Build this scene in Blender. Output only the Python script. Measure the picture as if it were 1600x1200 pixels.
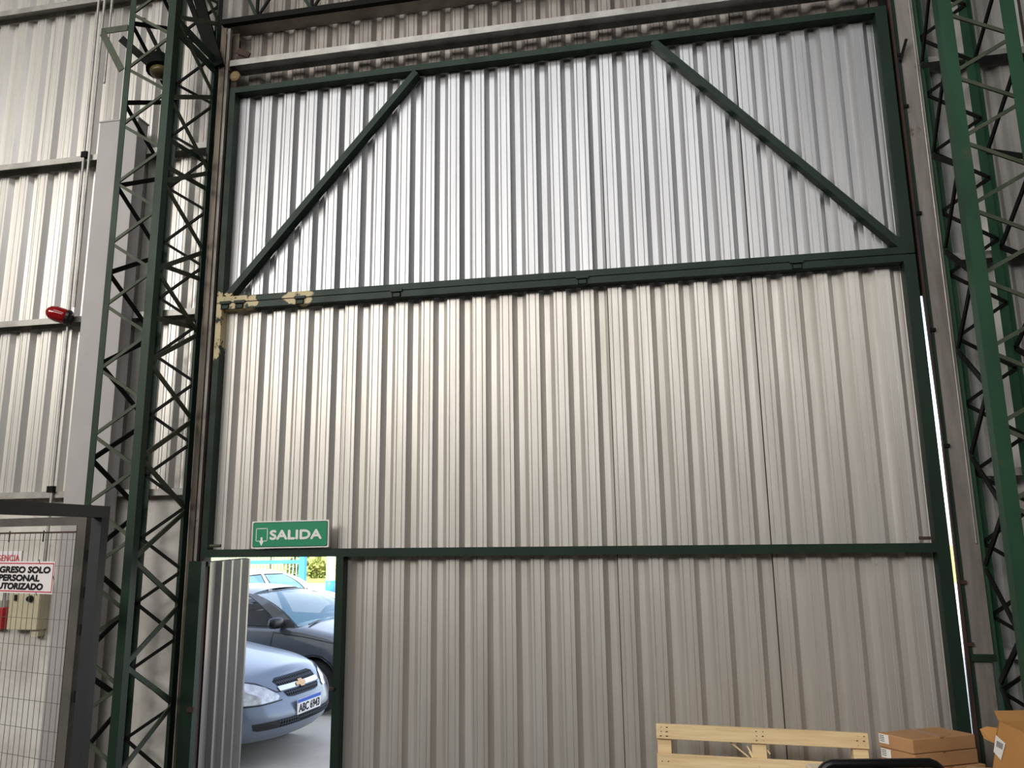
import bpy, bmesh, math, random
from mathutils import Vector, Matrix
from mathutils.bvhtree import BVHTree

random.seed(7)
for o in list(bpy.data.objects):
    bpy.data.objects.remove(o, do_unlink=True)
scene = bpy.context.scene
COL = scene.collection

# ------------------------------------------------------------------ camera
cam_d = bpy.data.cameras.new('camera')
cam = bpy.data.objects.new('camera', cam_d)
COL.objects.link(cam)
cam_d.sensor_fit = 'HORIZONTAL'
cam_d.sensor_width = 36.0
cam_d.lens = 27.0
cam_d.clip_start = 0.05
cam_d.clip_end = 500
fw = Vector((-0.17924438, 0.96517807, 0.19053277))
rt = Vector((0.98267741, 0.18491735, -0.01227488))
up = Vector((0.04708026, -0.18503205, 0.98160409))
M3 = Matrix((rt, up, -fw)).transposed()
cam.matrix_world = Matrix.Translation((3.26840, -5.17878, 2.04647)) @ M3.to_4x4()
scene.camera = cam

# ------------------------------------------------------------------ world, sun, area lights, exposure
scene.view_settings.view_transform = 'Standard'
scene.view_settings.look = 'None'
scene.view_settings.gamma = 1.0
scene.view_settings.use_curve_mapping = False
scene.view_settings.exposure = 0.0
w = bpy.data.worlds.new('world')
scene.world = w
w.use_nodes = True
nt = w.node_tree
nt.nodes.clear()
sky = nt.nodes.new('ShaderNodeTexSky')
sky.sky_type = 'NISHITA'
sky.sun_disc = False
sky.sun_elevation = math.radians(48)
sky.sun_rotation = math.radians(165)
sky.air_density = 1.0
sky.dust_density = 1.0
bg = nt.nodes.new('ShaderNodeBackground')
bg.inputs[1].default_value = 0.62
wo = nt.nodes.new('ShaderNodeOutputWorld')
hs = nt.nodes.new('ShaderNodeHueSaturation')
hs.inputs['Saturation'].default_value = 0.6
nt.links.new(sky.outputs[0], hs.inputs['Color'])
nt.links.new(hs.outputs[0], bg.inputs[0])
nt.links.new(bg.outputs[0], wo.inputs[0])

def light(name, kind, loc, aim, energy, color=(1, 1, 1), size=1, size_y=None, spread=None):
    d = bpy.data.lights.new(name, kind)
    d.energy = energy
    d.color = color
    if kind == 'AREA':
        d.shape = 'RECTANGLE'
        d.size = size
        d.size_y = size_y or size
        if spread: d.spread = spread
    if kind == 'SUN':
        d.angle = math.radians(0.6)
    o = bpy.data.objects.new(name, d)
    o.location = loc
    o.rotation_euler = (Vector(aim) - Vector(loc)).to_track_quat('-Z', 'Y').to_euler()
    COL.objects.link(o)
    return o

light('sun', 'SUN', (-6, -20, 25), (-6 + 5, -20 + 16, 25 - 18.5), 8.5, (1.0, 0.95, 0.86))
light('unseen_area_lamp', 'AREA', (-5.5, -11.5, 7.5), (2.0, 0.0, 2.6), 1080, (1.0, 0.965, 0.91), 9.0, 3.2)  # unseen key lamp added at left rear, standing for skylights behind the camera
light('unseen_area_lamp', 'AREA', (3.5, -15.0, 7.6), (3.5, 0.0, 2.2), 500, (1.0, 0.98, 0.95), 9.0, 3.0)  # added fill lamp that brightens the lower door, no source seen
light('unseen_area_lamp', 'AREA', (1.6, -5.5, 9.0), (2.2, 0.0, 4.2), 210, (0.97, 0.98, 1.0), 7.0, 2.5)  # unseen lamp standing for a roof skylight, the ceiling itself is closed

# ------------------------------------------------------------------ helpers
def lin(c):
    c /= 255.0
    return c / 12.92 if c <= 0.04045 else ((c + 0.055) / 1.055) ** 2.4

def rgb(r, g, b):
    return (lin(r), lin(g), lin(b), 1.0)

def mat(name, base, rough=0.5, metal=0.0, var=None, vscale=(3, 3, 3), vamt=(0.35, 0.65), rust=None, rscale=4.0,
        rthr=(0.60, 0.72), bump=0.0, bscale=40.0, spec=0.5, local=False, rough_var=0.0, clear=0.0):
    m = bpy.data.materials.new(name)
    m.use_nodes = True
    n = m.node_tree.nodes
    l = m.node_tree.links
    b = n['Principled BSDF']
    b.inputs['Base Color'].default_value = base
    b.inputs['Roughness'].default_value = rough
    b.inputs['Metallic'].default_value = metal
    b.inputs['Specular IOR Level'].default_value = spec
    if clear:
        b.inputs['Coat Weight'].default_value = clear
        b.inputs['Coat Roughness'].default_value = 0.04
    if local:
        tc = n.new('ShaderNodeTexCoord'); src = tc.outputs['Object']
    else:
        g = n.new('ShaderNodeNewGeometry'); src = g.outputs['Position']
    col = None
    if var is not None:
        mp = n.new('ShaderNodeMapping'); mp.inputs['Scale'].default_value = vscale
        l.new(src, mp.inputs[0])
        no = n.new('ShaderNodeTexNoise'); no.inputs['Scale'].default_value = 1.0
        no.inputs['Detail'].default_value = 6.0; no.inputs['Roughness'].default_value = 0.62
        l.new(mp.outputs[0], no.inputs['Vector'])
        mr = n.new('ShaderNodeMapRange')
        mr.inputs[1].default_value, mr.inputs[2].default_value = vamt
        l.new(no.outputs[0], mr.inputs[0])
        mx = n.new('ShaderNodeMix'); mx.data_type = 'RGBA'
        mx.inputs[6].default_value = base; mx.inputs[7].default_value = var
        l.new(mr.outputs[0], mx.inputs[0])
        col = mx.outputs[2]
        if rough_var:
            mr2 = n.new('ShaderNodeMapRange')
            mr2.inputs[3].default_value = rough - rough_var; mr2.inputs[4].default_value = rough + rough_var
            l.new(no.outputs[0], mr2.inputs[0]); l.new(mr2.outputs[0], b.inputs['Roughness'])
    if rust is not None:
        no2 = n.new('ShaderNodeTexNoise'); no2.inputs['Scale'].default_value = rscale
        no2.inputs['Detail'].default_value = 8.0; no2.inputs['Roughness'].default_value = 0.7
        l.new(src, no2.inputs['Vector'])
        mr3 = n.new('ShaderNodeMapRange')
        mr3.inputs[1].default_value, mr3.inputs[2].default_value = rthr
        l.new(no2.outputs[0], mr3.inputs[0])
        mx2 = n.new('ShaderNodeMix'); mx2.data_type = 'RGBA'
        mx2.inputs[6].default_value = base; mx2.inputs[7].default_value = rust
        if col: l.new(col, mx2.inputs[6])
        l.new(mr3.outputs[0], mx2.inputs[0])
        col = mx2.outputs[2]
    if col: l.new(col, b.inputs['Base Color'])
    if bump:
        nb = n.new('ShaderNodeTexNoise'); nb.inputs['Scale'].default_value = bscale
        nb.inputs['Detail'].default_value = 4.0
        l.new(src, nb.inputs['Vector'])
        bp = n.new('ShaderNodeBump'); bp.inputs['Strength'].default_value = bump; bp.inputs['Distance'].default_value = 0.01
        l.new(nb.outputs[0], bp.inputs['Height']); l.new(bp.outputs[0], b.inputs['Normal'])
    m['b'] = 1
    return m

M = {}
M['sheet'] = mat('galvanised_sheet', rgb(188, 188, 189), 0.40, 0.80, rgb(168, 168, 170), (9, 9, 0.5), (0.3, 0.75), rough_var=0.05)
M['sheet_dusty'] = mat('dusty_galvanised_sheet', rgb(213, 209, 203), 0.44, 0.62, rgb(186, 180, 172), (10, 10, 0.7), (0.3, 0.75),
                       rust=rgb(96, 70, 50), rscale=9.0, rthr=(0.70, 0.735), rough_var=0.05)
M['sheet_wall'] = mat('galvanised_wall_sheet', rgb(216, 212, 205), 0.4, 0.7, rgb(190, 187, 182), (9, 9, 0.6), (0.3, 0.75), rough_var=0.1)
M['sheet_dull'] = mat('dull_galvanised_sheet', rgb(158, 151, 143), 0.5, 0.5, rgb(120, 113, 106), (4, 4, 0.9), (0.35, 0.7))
M['sheet_right'] = mat('grey_galvanised_sheet', rgb(190, 187, 182), 0.5, 0.45, rgb(150, 146, 142), (4, 4, 0.9), (0.35, 0.7))
M['seam'] = mat('shaded_lap_joint', rgb(58, 52, 46), 0.8)  # dark colour stands for the shadow line where sheets overlap
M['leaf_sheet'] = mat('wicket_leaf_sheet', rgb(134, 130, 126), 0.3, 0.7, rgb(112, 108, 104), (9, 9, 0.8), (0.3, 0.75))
M['galv'] = mat('galvanised_steel', rgb(178, 176, 170), 0.45, 0.5, rgb(140, 136, 130), (6, 6, 6), (0.35, 0.7))
M['galv_rust'] = mat('weathered_galvanised_channel', rgb(150, 146, 139), 0.55, 0.35, rgb(112, 104, 96), (10, 10, 1.2), (0.35, 0.7),
                     rust=rgb(88, 58, 40), rscale=5.0, rthr=(0.60, 0.70))
M['brownchan'] = mat('brown_grimy_channel', rgb(120, 108, 92), 0.55, 0.2, rgb(58, 50, 42), (14, 14, 0.5), (0.4, 0.62),
                     rust=rgb(92, 52, 34), rscale=4.0, rthr=(0.58, 0.7))
M['rust'] = mat('rusty_steel', rgb(70, 46, 35), 0.8, 0.0, rgb(42, 30, 25), (8, 8, 3))
M['green'] = mat('green_paint', rgb(35, 56, 42), 0.5, 0.0, rgb(27, 44, 33), (5, 5, 2), spec=0.25, rough_var=0.1)
M['green_dark'] = mat('dark_green_paint', rgb(34, 50, 39), 0.5, 0.0, rgb(27, 40, 32), (5, 5, 2), spec=0.25)
M['green_bright'] = mat('bright_green_paint', rgb(43, 79, 57), 0.5, 0.0, rgb(36, 65, 48), (4, 4, 2), spec=0.25, rust=rgb(84, 78, 52), rscale=2.2, rthr=(0.62, 0.72))
M['green_drab'] = mat('drab_green_paint', rgb(76, 82, 66), 0.55, 0.0, rgb(56, 64, 50), (7, 7, 2), spec=0.25)
M['black_steel'] = mat('blackened_steel', rgb(17, 18, 17), 0.7, spec=0.15)  # black parts, also the backlit shade of the columns' rear lacing
M['grey_panel'] = mat('grey_painted_sheet', rgb(170, 166, 164), 0.55, 0.0, rgb(156, 152, 150), (2, 2, 1.2), (0.35, 0.7), bump=0.05, bscale=8)
M['masonry'] = mat('white_plastered_masonry', rgb(214, 210, 202), 0.85, 0.0, rgb(182, 176, 168), (2.4, 2.4, 2.4), (0.4, 0.7), rust=rgb(136, 118, 98), rscale=1.7, rthr=(0.63, 0.74), bump=0.3, bscale=30)
M['concrete'] = mat('concrete', rgb(74, 72, 68), 0.85, 0.0, rgb(60, 58, 55), (1.1, 1.1, 1.1), (0.35, 0.7), bump=0.2, bscale=25)
M['yard'] = mat('yard_concrete', rgb(212, 202, 188), 0.85, 0.0, rgb(184, 175, 162), (0.9, 0.9, 0.9), (0.35, 0.7), bump=0.15, bscale=20)
M['interior'] = mat('interior_wall_sheet', rgb(150, 148, 144), 0.6, 0.1, rgb(130, 128, 125), (1, 1, .5))
M['interior_dark'] = mat('dark_interior_wall', rgb(98, 106, 122), 0.7)
M['fence_black'] = mat('dark_blue_black_paint', rgb(40, 41, 46), 0.5)
M['gate_grey'] = mat('grey_brown_paint', rgb(92, 88, 82), 0.5, 0.0, rgb(76, 73, 68), (6, 6, 6))
M['wire'] = mat('grey_wire', rgb(104, 102, 98), 0.5, 0.4)
M['white_plastic'] = mat('white_plastic', rgb(232, 226, 226), 0.4)
M['sign_green'] = mat('sign_green', rgb(22, 134, 92), 0.4)
M['sign_white'] = mat('sign_white', rgb(230, 228, 222), 0.45)
M['sign_black'] = mat('sign_black', rgb(22, 20, 24), 0.5)
M['sign_red'] = mat('sign_red', rgb(190, 48, 68), 0.5)
M['pink_red'] = mat('faded_red_print', rgb(214, 84, 92), 0.5)
M['red_glass'] = mat('red_lens', rgb(140, 8, 14), 0.15, clear=0.6)
M['red'] = mat('red_enamel', rgb(176, 24, 30), 0.4)
M['beige'] = mat('beige_enamel', rgb(196, 186, 156), 0.5, 0.0, rgb(184, 174, 146), (3, 3, 3))
M['pulley'] = mat('greasy_yellow_pulley', rgb(128, 108, 70), 0.5)
M['wood'] = mat('pale_pine', rgb(238, 214, 168), 0.65, 0.0, rgb(206, 172, 122), (1.6, 9, 22), (0.35, 0.7), rust=rgb(150, 96, 62), rscale=13.0, rthr=(0.735, 0.79))
M['card'] = mat('brown_cardboard', rgb(186, 142, 98), 0.8, 0.0, rgb(172, 128, 86), (5, 5, 9), (0.35, 0.7), bump=0.05, bscale=60)
M['card_pale'] = mat('pale_cardboard', rgb(196, 160, 122), 0.8, 0.0, rgb(180, 142, 104), (5, 5, 9), (0.35, 0.7))
M['card_orange'] = mat('ochre_cardboard', rgb(190, 138, 78), 0.8, 0.0, rgb(174, 124, 68), (4, 4, 4), (0.35, 0.7), bump=0.06, bscale=50)
M['tape'] = mat('brown_packing_tape', rgb(160, 112, 68), 0.3)
M['paper'] = mat('white_paper', rgb(236, 234, 230), 0.6)
M['ink'] = mat('printed_ink', rgb(70, 72, 84), 0.6)
M['leather'] = mat('reddish_brown_wrap', rgb(120, 66, 48), 0.5)
M['black_gloss'] = mat('black_powder_coat', rgb(14, 15, 16), 0.28)
M['cream'] = mat('cream_board', rgb(230, 214, 186), 0.7)
M['rubber'] = mat('tyre_rubber', rgb(34, 34, 36), 0.8, 0.0, rgb(46, 45, 46), (20, 20, 20), bump=0.1, bscale=90)
M['black_plastic'] = mat('black_plastic', rgb(20, 21, 24), 0.35)
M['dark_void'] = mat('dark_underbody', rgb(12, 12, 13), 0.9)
M['alloy'] = mat('silver_hubcap', rgb(196, 190, 182), 0.35, 0.5)
M['chrome'] = mat('chrome', rgb(230, 232, 235), 0.12, 0.9)
M['gold'] = mat('gold_emblem', rgb(214, 170, 120), 0.3, 0.4)
M['paint_silver'] = mat('silver_blue_car_paint', rgb(112, 122, 138), 0.3, 0.3, clear=0.3)
M['paint_gray'] = mat('dark_grey_car_paint', rgb(92, 92, 94), 0.28, 0.35, clear=1.0)
M['paint_white'] = mat('white_car_paint', rgb(232, 232, 230), 0.25, 0.0, clear=1.0)
M['plate_blue'] = mat('plate_blue', rgb(40, 88, 190), 0.4)
M['lamp_lens'] = mat('clear_headlight_lens', rgb(206, 206, 206), 0.12, 0.3, rgb(170, 172, 176), (14, 14, 14), (0.4, 0.6), clear=1.0, local=True)
M['seat'] = mat('grey_seat_fabric', rgb(52, 53, 58), 0.9)
M['fence_blue'] = mat('light_blue_paint', rgb(60, 150, 214), 0.5)
M['bar_blue'] = mat('pale_blue_bars', rgb(150, 190, 206), 0.5)
M['post_white'] = mat('white_painted_post', rgb(236, 236, 232), 0.6)
M['grass'] = mat('grass_ground', rgb(150, 158, 70), 0.95, 0.0, rgb(176, 170, 92), (0.7, 0.7, 0.7), (0.35, 0.7))
M['leaf'] = mat('foliage_green', rgb(112, 128, 56), 0.8, 0.0, rgb(150, 150, 80), (1.5, 1.5, 1.5))
M['bark'] = mat('pale_bark', rgb(170, 158, 140), 0.9, 0.0, rgb(120, 108, 92), (8, 8, 3))
M['lens_yellow'] = mat('yellowed_lamp_lens', rgb(92, 84, 52), 0.3)

# glass for car windows
def glass_mat(name, tint, alpha):
    m = bpy.data.materials.new(name); m.use_nodes = True
    n = m.node_tree.nodes; l = m.node_tree.links
    b = n['Principled BSDF']
    b.inputs['Base Color'].default_value = tint
    b.inputs['Roughness'].default_value = 0.03
    b.inputs['Specular IOR Level'].default_value = 1.0
    b.inputs['Alpha'].default_value = alpha
    b.inputs['Coat Weight'].default_value = 1.0
    b.inputs['Coat Roughness'].default_value = 0.02
    return m
M['glass_dark'] = glass_mat('dark_car_glass', rgb(24, 30, 38), 0.72)
M['glass_blue'] = glass_mat('sky_tinted_car_glass', rgb(110, 165, 188), 0.6)  # pale blue base imitates the sky reflected in the windscreens

# galvanised mesh pattern for car grilles
def grille_mat():
    m = bpy.data.materials.new('diamond_grille'); m.use_nodes = True
    n = m.node_tree.nodes; l = m.node_tree.links
    b = n['Principled BSDF']; b.inputs['Roughness'].default_value = 0.7; b.inputs['Specular IOR Level'].default_value = 0.15
    tc = n.new('ShaderNodeTexCoord')
    mp = n.new('ShaderNodeMapping'); mp.inputs['Rotation'].default_value = (math.radians(45), 0, 0)
    mp.inputs['Scale'].default_value = (1, 46, 46)
    l.new(tc.outputs['Object'], mp.inputs[0])
    ck = n.new('ShaderNodeTexChecker'); ck.inputs['Scale'].default_value = 1.0
    ck.inputs[1].default_value = rgb(8, 8, 10); ck.inputs[2].default_value = rgb(62, 66, 74)
    l.new(mp.outputs[0], ck.inputs[0]); l.new(ck.outputs[0], b.inputs['Base Color'])
    return m
M['grille'] = grille_mat()

# door frame paint: green, flaked to cream primer near the left hinge end
def door_green():
    m = mat('door_frame_green_paint', rgb(29, 49, 37), 0.48, 0.0, rgb(23, 39, 30), (4, 4, 2), spec=0.25, rough_var=0.1)
    n = m.node_tree.nodes; l = m.node_tree.links
    b = n['Principled BSDF']
    src = b.inputs['Base Color'].links[0].from_socket
    g = n.new('ShaderNodeNewGeometry')
    def falloff(px, pz, sx, sz):
        sub = n.new('ShaderNodeVectorMath'); sub.operation = 'SUBTRACT'; sub.inputs[1].default_value = (px, 0, pz)
        l.new(g.outputs['Position'], sub.inputs[0])
        mul = n.new('ShaderNodeVectorMath'); mul.operation = 'MULTIPLY'; mul.inputs[1].default_value = (1 / sx, 0, 1 / sz)
        l.new(sub.outputs[0], mul.inputs[0])
        ln = n.new('ShaderNodeVectorMath'); ln.operation = 'LENGTH'; l.new(mul.outputs[0], ln.inputs[0])
        mr = n.new('ShaderNodeMapRange'); mr.inputs[1].default_value = 0.6; mr.inputs[2].default_value = 1.15
        mr.inputs[3].default_value = 1.0; mr.inputs[4].default_value = 0.0
        l.new(ln.outputs['Value'], mr.inputs[0]); return mr.outputs[0]
    a = falloff(0.12, 3.81, 0.30, 0.10); c = falloff(0.0, 3.62, 0.10, 0.34); d = falloff(0.68, 3.815, 0.16, 0.08)
    mx = n.new('ShaderNodeMath'); mx.operation = 'MAXIMUM'; l.new(a, mx.inputs[0]); l.new(c, mx.inputs[1])
    mx2 = n.new('ShaderNodeMath'); mx2.operation = 'MAXIMUM'; l.new(mx.outputs[0], mx2.inputs[0]); l.new(d, mx2.inputs[1])
    no = n.new('ShaderNodeTexNoise'); no.inputs['Scale'].default_value = 14; no.inputs['Detail'].default_value = 8
    l.new(g.outputs['Position'], no.inputs['Vector'])
    ad = n.new('ShaderNodeMath'); ad.operation = 'MULTIPLY_ADD'; ad.inputs[1].default_value = 0.42
    l.new(mx2.outputs[0], ad.inputs[0]); l.new(no.outputs[0], ad.inputs[2])
    st = n.new('ShaderNodeMapRange'); st.inputs[1].default_value = 0.80; st.inputs[2].default_value = 0.86
    l.new(ad.outputs[0], st.inputs[0])
    mc = n.new('ShaderNodeMix'); mc.data_type = 'RGBA'; mc.inputs[7].default_value = rgb(196, 180, 140)
    l.new(src, mc.inputs[6]); l.new(st.outputs[0], mc.inputs[0]); l.new(mc.outputs[2], b.inputs['Base Color'])
    return m
M['door_green'] = door_green()


class MB:
    def __init__(s): s.v = []; s.f = []
    def add(s, vs, fs):
        k = len(s.v)
        s.v += [tuple(v) for v in vs]
        s.f += [tuple(i + k for i in f) for f in fs]
        return s
    def box(s, x0, x1, y0, y1, z0, z1):
        return s.add([(x0, y0, z0), (x1, y0, z0), (x1, y1, z0), (x0, y1, z0), (x0, y0, z1), (x1, y0, z1), (x1, y1, z1), (x0, y1, z1)],
                     [(0, 3, 2, 1), (4, 5, 6, 7), (0, 1, 5, 4), (1, 2, 6, 5), (2, 3, 7, 6), (3, 0, 4, 7)])
    def bar(s, p, q, w, h, n=(0, -1, 0)):
        p = Vector(p); q = Vector(q); d = (q - p).normalized(); n = Vector(n)
        u = d.cross(n)
        if u.length < 1e-4: u = d.cross(Vector((1, 0, 0)))
        u.normalize(); n = u.cross(d).normalized()
        vs = []
        for c in (p, q):
            for a, b in ((-1, -1), (1, -1), (1, 1), (-1, 1)):
                vs.append(c + u * (a * w / 2) + n * (b * h / 2))
        return s.add(vs, [(0, 3, 2, 1), (4, 5, 6, 7), (0, 1, 5, 4), (1, 2, 6, 5), (2, 3, 7, 6), (3, 0, 4, 7)])
    def tube(s, pts, r, n=8, closed=False):
        pts = [Vector(p) for p in pts]
        rings = []
        prev = None
        for i, p in enumerate(pts):
            if closed: d = pts[(i + 1) % len(pts)] - pts[i - 1]
            else: d = pts[min(i + 1, len(pts) - 1)] - pts[max(i - 1, 0)]
            d.normalize()
            a = prev - d * prev.dot(d) if prev else d.orthogonal()
            a.normalize(); prev = a; b = d.cross(a)
            rings.append([p + a * (r * math.cos(t * 2 * math.pi / n)) + b * (r * math.sin(t * 2 * math.pi / n)) for t in range(n)])
        k = len(rings); vs = [v for R in rings for v in R]; fs = []
        for i in range(k if closed else k - 1):
            for j in range(n):
                a, b = i * n + j, i * n + (j + 1) % n
                c, d2 = ((i + 1) % k) * n + (j + 1) % n, ((i + 1) % k) * n + j
                fs.append((a, b, c, d2))
        if not closed:
            fs.append(tuple(range(n - 1, -1, -1))); fs.append(tuple((k - 1) * n + j for j in range(n)))
        return s.add(vs, fs)
    def lathe(s, c, axis, prof, n=20):
        c = Vector(c); ax = Vector(axis).normalized(); a = ax.orthogonal().normalized(); b = ax.cross(a)
        vs = []; fs = []
        for (r, h) in prof:
            for t in range(n):
                th = t * 2 * math.pi / n
                vs.append(c + ax * h + a * (r * math.cos(th)) + b * (r * math.sin(th)))
        for i in range(len(prof) - 1):
            for j in range(n):
                fs.append((i * n + j, i * n + (j + 1) % n, (i + 1) * n + (j + 1) % n, (i + 1) * n + j))
        fs.append(tuple(range(n - 1, -1, -1))); fs.append(tuple((len(prof) - 1) * n + j for j in range(n)))
        return s.add(vs, fs)
    def angle(s, p, q, w, t, a, b):
        # L section along p-q: legs of width w along unit vectors a and b
        p = Vector(p); q = Vector(q); a = Vector(a); b = Vector(b)
        sec = [Vector((0, 0, 0)), a * w, a * w + b * t, a * t + b * t, a * t + b * w, b * w]
        vs = [p + o for o in sec] + [q + o for o in sec]
        fs = [(i, (i + 1) % 6, 6 + (i + 1) % 6, 6 + i) for i in range(6)] + [(5, 4, 3, 2, 1, 0), (6, 7, 8, 9, 10, 11)]
        return s.add(vs, fs)
    def channel(s, p, q, prof, a, b):
        # open polyline profile given as closed polygon of (a,b) coordinates swept p-q
        p = Vector(p); q = Vector(q); a = Vector(a); b = Vector(b); n = len(prof)
        vs = [p + a * x + b * y for x, y in prof] + [q + a * x + b * y for x, y in prof]
        fs = [(i, (i + 1) % n, n + (i + 1) % n, n + i) for i in range(n)] + [tuple(range(n - 1, -1, -1)), tuple(range(n, 2 * n))]
        return s.add(vs, fs)
    def mesh(s, name, m, smooth=False, origin=(0, 0, 0)):
        me = bpy.data.meshes.new(name)
        o = Vector(origin)
        me.from_pydata([Vector(v) - o for v in s.v], [], s.f)
        me.materials.append(m)
        bm = bmesh.new(); bm.from_mesh(me)
        bmesh.ops.recalc_face_normals(bm, faces=bm.faces)
        bm.to_mesh(me); bm.free()
        if smooth:
            for p in me.polygons: p.use_smooth = True
        return me
    def build(s, name, m, parent=None, smooth=False, local=False, bevel=0):
        org = (0, 0, 0)
        if parent and not local:
            org = wloc(parent)
        elif not parent:
            xs = [v[0] for v in s.v]; ys = [v[1] for v in s.v]; zs = [v[2] for v in s.v]
            org = ((min(xs) + max(xs)) / 2, (min(ys) + max(ys)) / 2, min(zs))
        o = bpy.data.objects.new(name, s.mesh(name, m, smooth, org))
        COL.objects.link(o)
        if parent: o.parent = parent
        else: o.location = org
        if bevel:
            md = o.modifiers.new('bevel', 'BEVEL'); md.width = bevel; md.segments = 2; md.limit_method = 'ANGLE'
        return o

def wloc(o):
    p = Vector((0, 0, 0))
    while o:
        p += o.location; o = o.parent
    return p

def tag(o, label=None, cat=None, group=None, kind=None):
    if label: o['label'] = label
    if cat: o['category'] = cat
    if group: o['group'] = group
    if kind: o['kind'] = kind
    return o

def thing(name, label, cat, loc=(0, 0, 0), group=None, kind=None):
    o = bpy.data.objects.new(name, None)
    o.empty_display_size = 0.1
    o.location = loc
    COL.objects.link(o)
    return tag(o, label, cat, group, kind or 'thing')

def struct(name, mb, m, label=None):
    o = mb.build(name, m)
    o['kind'] = 'structure'
    if label: o['label'] = label
    return o

def text_mesh(body, size, extrude=0.0015, bold=0.0, align='LEFT'):
    c = bpy.data.curves.new('lettering', 'FONT')
    c.body = body; c.size = size; c.extrude = extrude; c.offset = bold; c.align_x = align; c.resolution_u = 4
    o = bpy.data.objects.new('lettering', c); COL.objects.link(o)
    dg = bpy.context.evaluated_depsgraph_get(); dg.update()
    me = bpy.data.meshes.new_from_object(o.evaluated_get(dg))
    bpy.data.objects.remove(o, do_unlink=True)
    return me

def put_text(body, size, m, parent, mtx, bold=0.0, align='LEFT', fit=None, shear=0.0):
    """fit=(width,height): scale the lettering to this box, its left bottom at the origin"""
    me = text_mesh(body, size, 0.0012, 0.0, align)
    if fit:
        xs = [v.co.x for v in me.vertices]; ys = [v.co.y for v in me.vertices]
        x0, y0 = min(xs), min(ys); sx = fit[0] / (max(xs) - x0); sy = fit[1] / (max(ys) - y0)
        for v in me.vertices:
            v.co.x = (v.co.x - x0) * sx; v.co.y = (v.co.y - y0) * sy
    if bold:                                  # heavier strokes: overlay slightly shifted copies
        bm = bmesh.new(); bm.from_mesh(me); base = bm.verts[:] + bm.edges[:] + bm.faces[:]
        for k, (dx, dy) in enumerate(((-bold, 0), (bold, 0), (0, -bold), (0, bold))):
            r = bmesh.ops.duplicate(bm, geom=base)
            for v in r['geom']:
                if isinstance(v, bmesh.types.BMVert): v.co.x += dx; v.co.y += dy; v.co.z += 0.0003 * (k + 1)
        bm.to_mesh(me); bm.free()
    if shear:
        for v in me.vertices: v.co.x += v.co.y * shear
    me.transform(mtx)
    me.materials.clear(); me.materials.append(m)
    o = bpy.data.objects.new('lettering', me); COL.objects.link(o); o.parent = parent
    return o

RX90 = Matrix.Rotation(math.pi / 2, 4, 'X')      # text plane -> XZ, facing -Y

# ------------------------------------------------------------------ corrugated sheets
PITCH = 0.197
FLAT, SLOPE, VAL, DEP = 0.091, 0.034, 0.038, 0.034
def profile(npitch, start_lip=True):
    pts = []
    if start_lip: pts += [(-0.013, 0.018), (-0.004, -0.007), (0.003, -0.007)]
    g, gd = 0.0035, 0.0035
    for k in range(npitch):
        x = k * PITCH
        y0 = -0.004 if (k == 0 and start_lip) else 0.0
        pts.append((x, y0))
        for gx in (0.020, 0.066):
            pts += [(x + gx - g, y0), (x + gx, y0 + gd), (x + gx + g, y0)]
        pts += [(x + FLAT, y0), (x + FLAT + SLOPE, DEP), (x + FLAT + SLOPE + VAL, DEP)]
    pts.append((npitch * PITCH - 0.002, 0.004))
    return pts
_sheet_cache = {}
def sheet_mesh(npitch, z0, z1, m, clip=None):
    key = (npitch, round(z1 - z0, 4), m.name, clip)
    if key in _sheet_cache: return _sheet_cache[key]
    pr = profile(npitch)
    if clip: lo = clip[0] if clip[0] > 0 else -0.02; pr = [(min(max(x, lo), clip[1]), y) for x, y in pr if clip[0] - 0.05 <= x <= clip[1] + 0.05]
    H = z1 - z0
    mb = MB(); n = len(pr)
    vs = [(x, y, 0) for x, y in pr] + [(x, y, H) for x, y in pr]
    t = 0.0012
    mb.add(vs, [(i, i + 1, n + i + 1, n + i) for i in range(n - 1)])
    me = bpy.data.meshes.new('panel')
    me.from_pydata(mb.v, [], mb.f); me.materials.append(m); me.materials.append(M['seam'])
    if not clip or clip[0] <= 0: me.polygons[0].material_index = 1          # lap joint: the overlap's shadow line put into the colour
    _sheet_cache[key] = me
    return me
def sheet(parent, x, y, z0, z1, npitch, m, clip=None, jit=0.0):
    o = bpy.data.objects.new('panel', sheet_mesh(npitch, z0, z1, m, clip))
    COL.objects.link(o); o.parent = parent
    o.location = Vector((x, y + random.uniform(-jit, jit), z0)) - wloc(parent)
    return o

# ------------------------------------------------------------------ setting
WALLY = 0.22
ROOF = 9.3
struct('floor', MB().box(-9, 14, -22, 0.3, -0.12, 0.0), M['concrete'])
yd = struct('ground', MB().box(-45, 30, 0.3, 27.5, -0.12, -0.02), M['yard'])
struct('lawn', MB().box(-70, 45, 27.5, 95, -0.14, -0.03), M['grass'])

wf = bpy.data.objects.new('wall_front', None); COL.objects.link(wf)
wf['kind'] = 'structure'; wf['label'] = 'corrugated galvanised steel front wall around the big folding door'
SX0 = 0.04                    # phase of sheet seams
SW = PITCH * 5                # 0.985
def wall_run(xa, xb, z0, z1, m, y=WALLY):
    k = math.floor((xa - SX0) / SW)
    x = SX0 + k * SW
    while x < xb - 0.01:
        c0, c1 = max(0, xa - x), min(SW, xb - x)
        clip = None if (c0 <= 0 and c1 >= SW) else (round(c0, 3), round(c1, 3))
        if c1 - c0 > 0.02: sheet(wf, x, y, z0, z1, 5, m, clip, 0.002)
        x += SW
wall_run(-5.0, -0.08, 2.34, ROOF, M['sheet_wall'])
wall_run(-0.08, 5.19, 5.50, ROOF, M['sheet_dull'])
wall_run(5.19, 9.0, 0.0, ROOF, M['sheet_right'])
MB().box(-5.0, -0.08, 0.20, 0.27, 0, 2.34).build('masonry_base', M['masonry'], wf)

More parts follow.
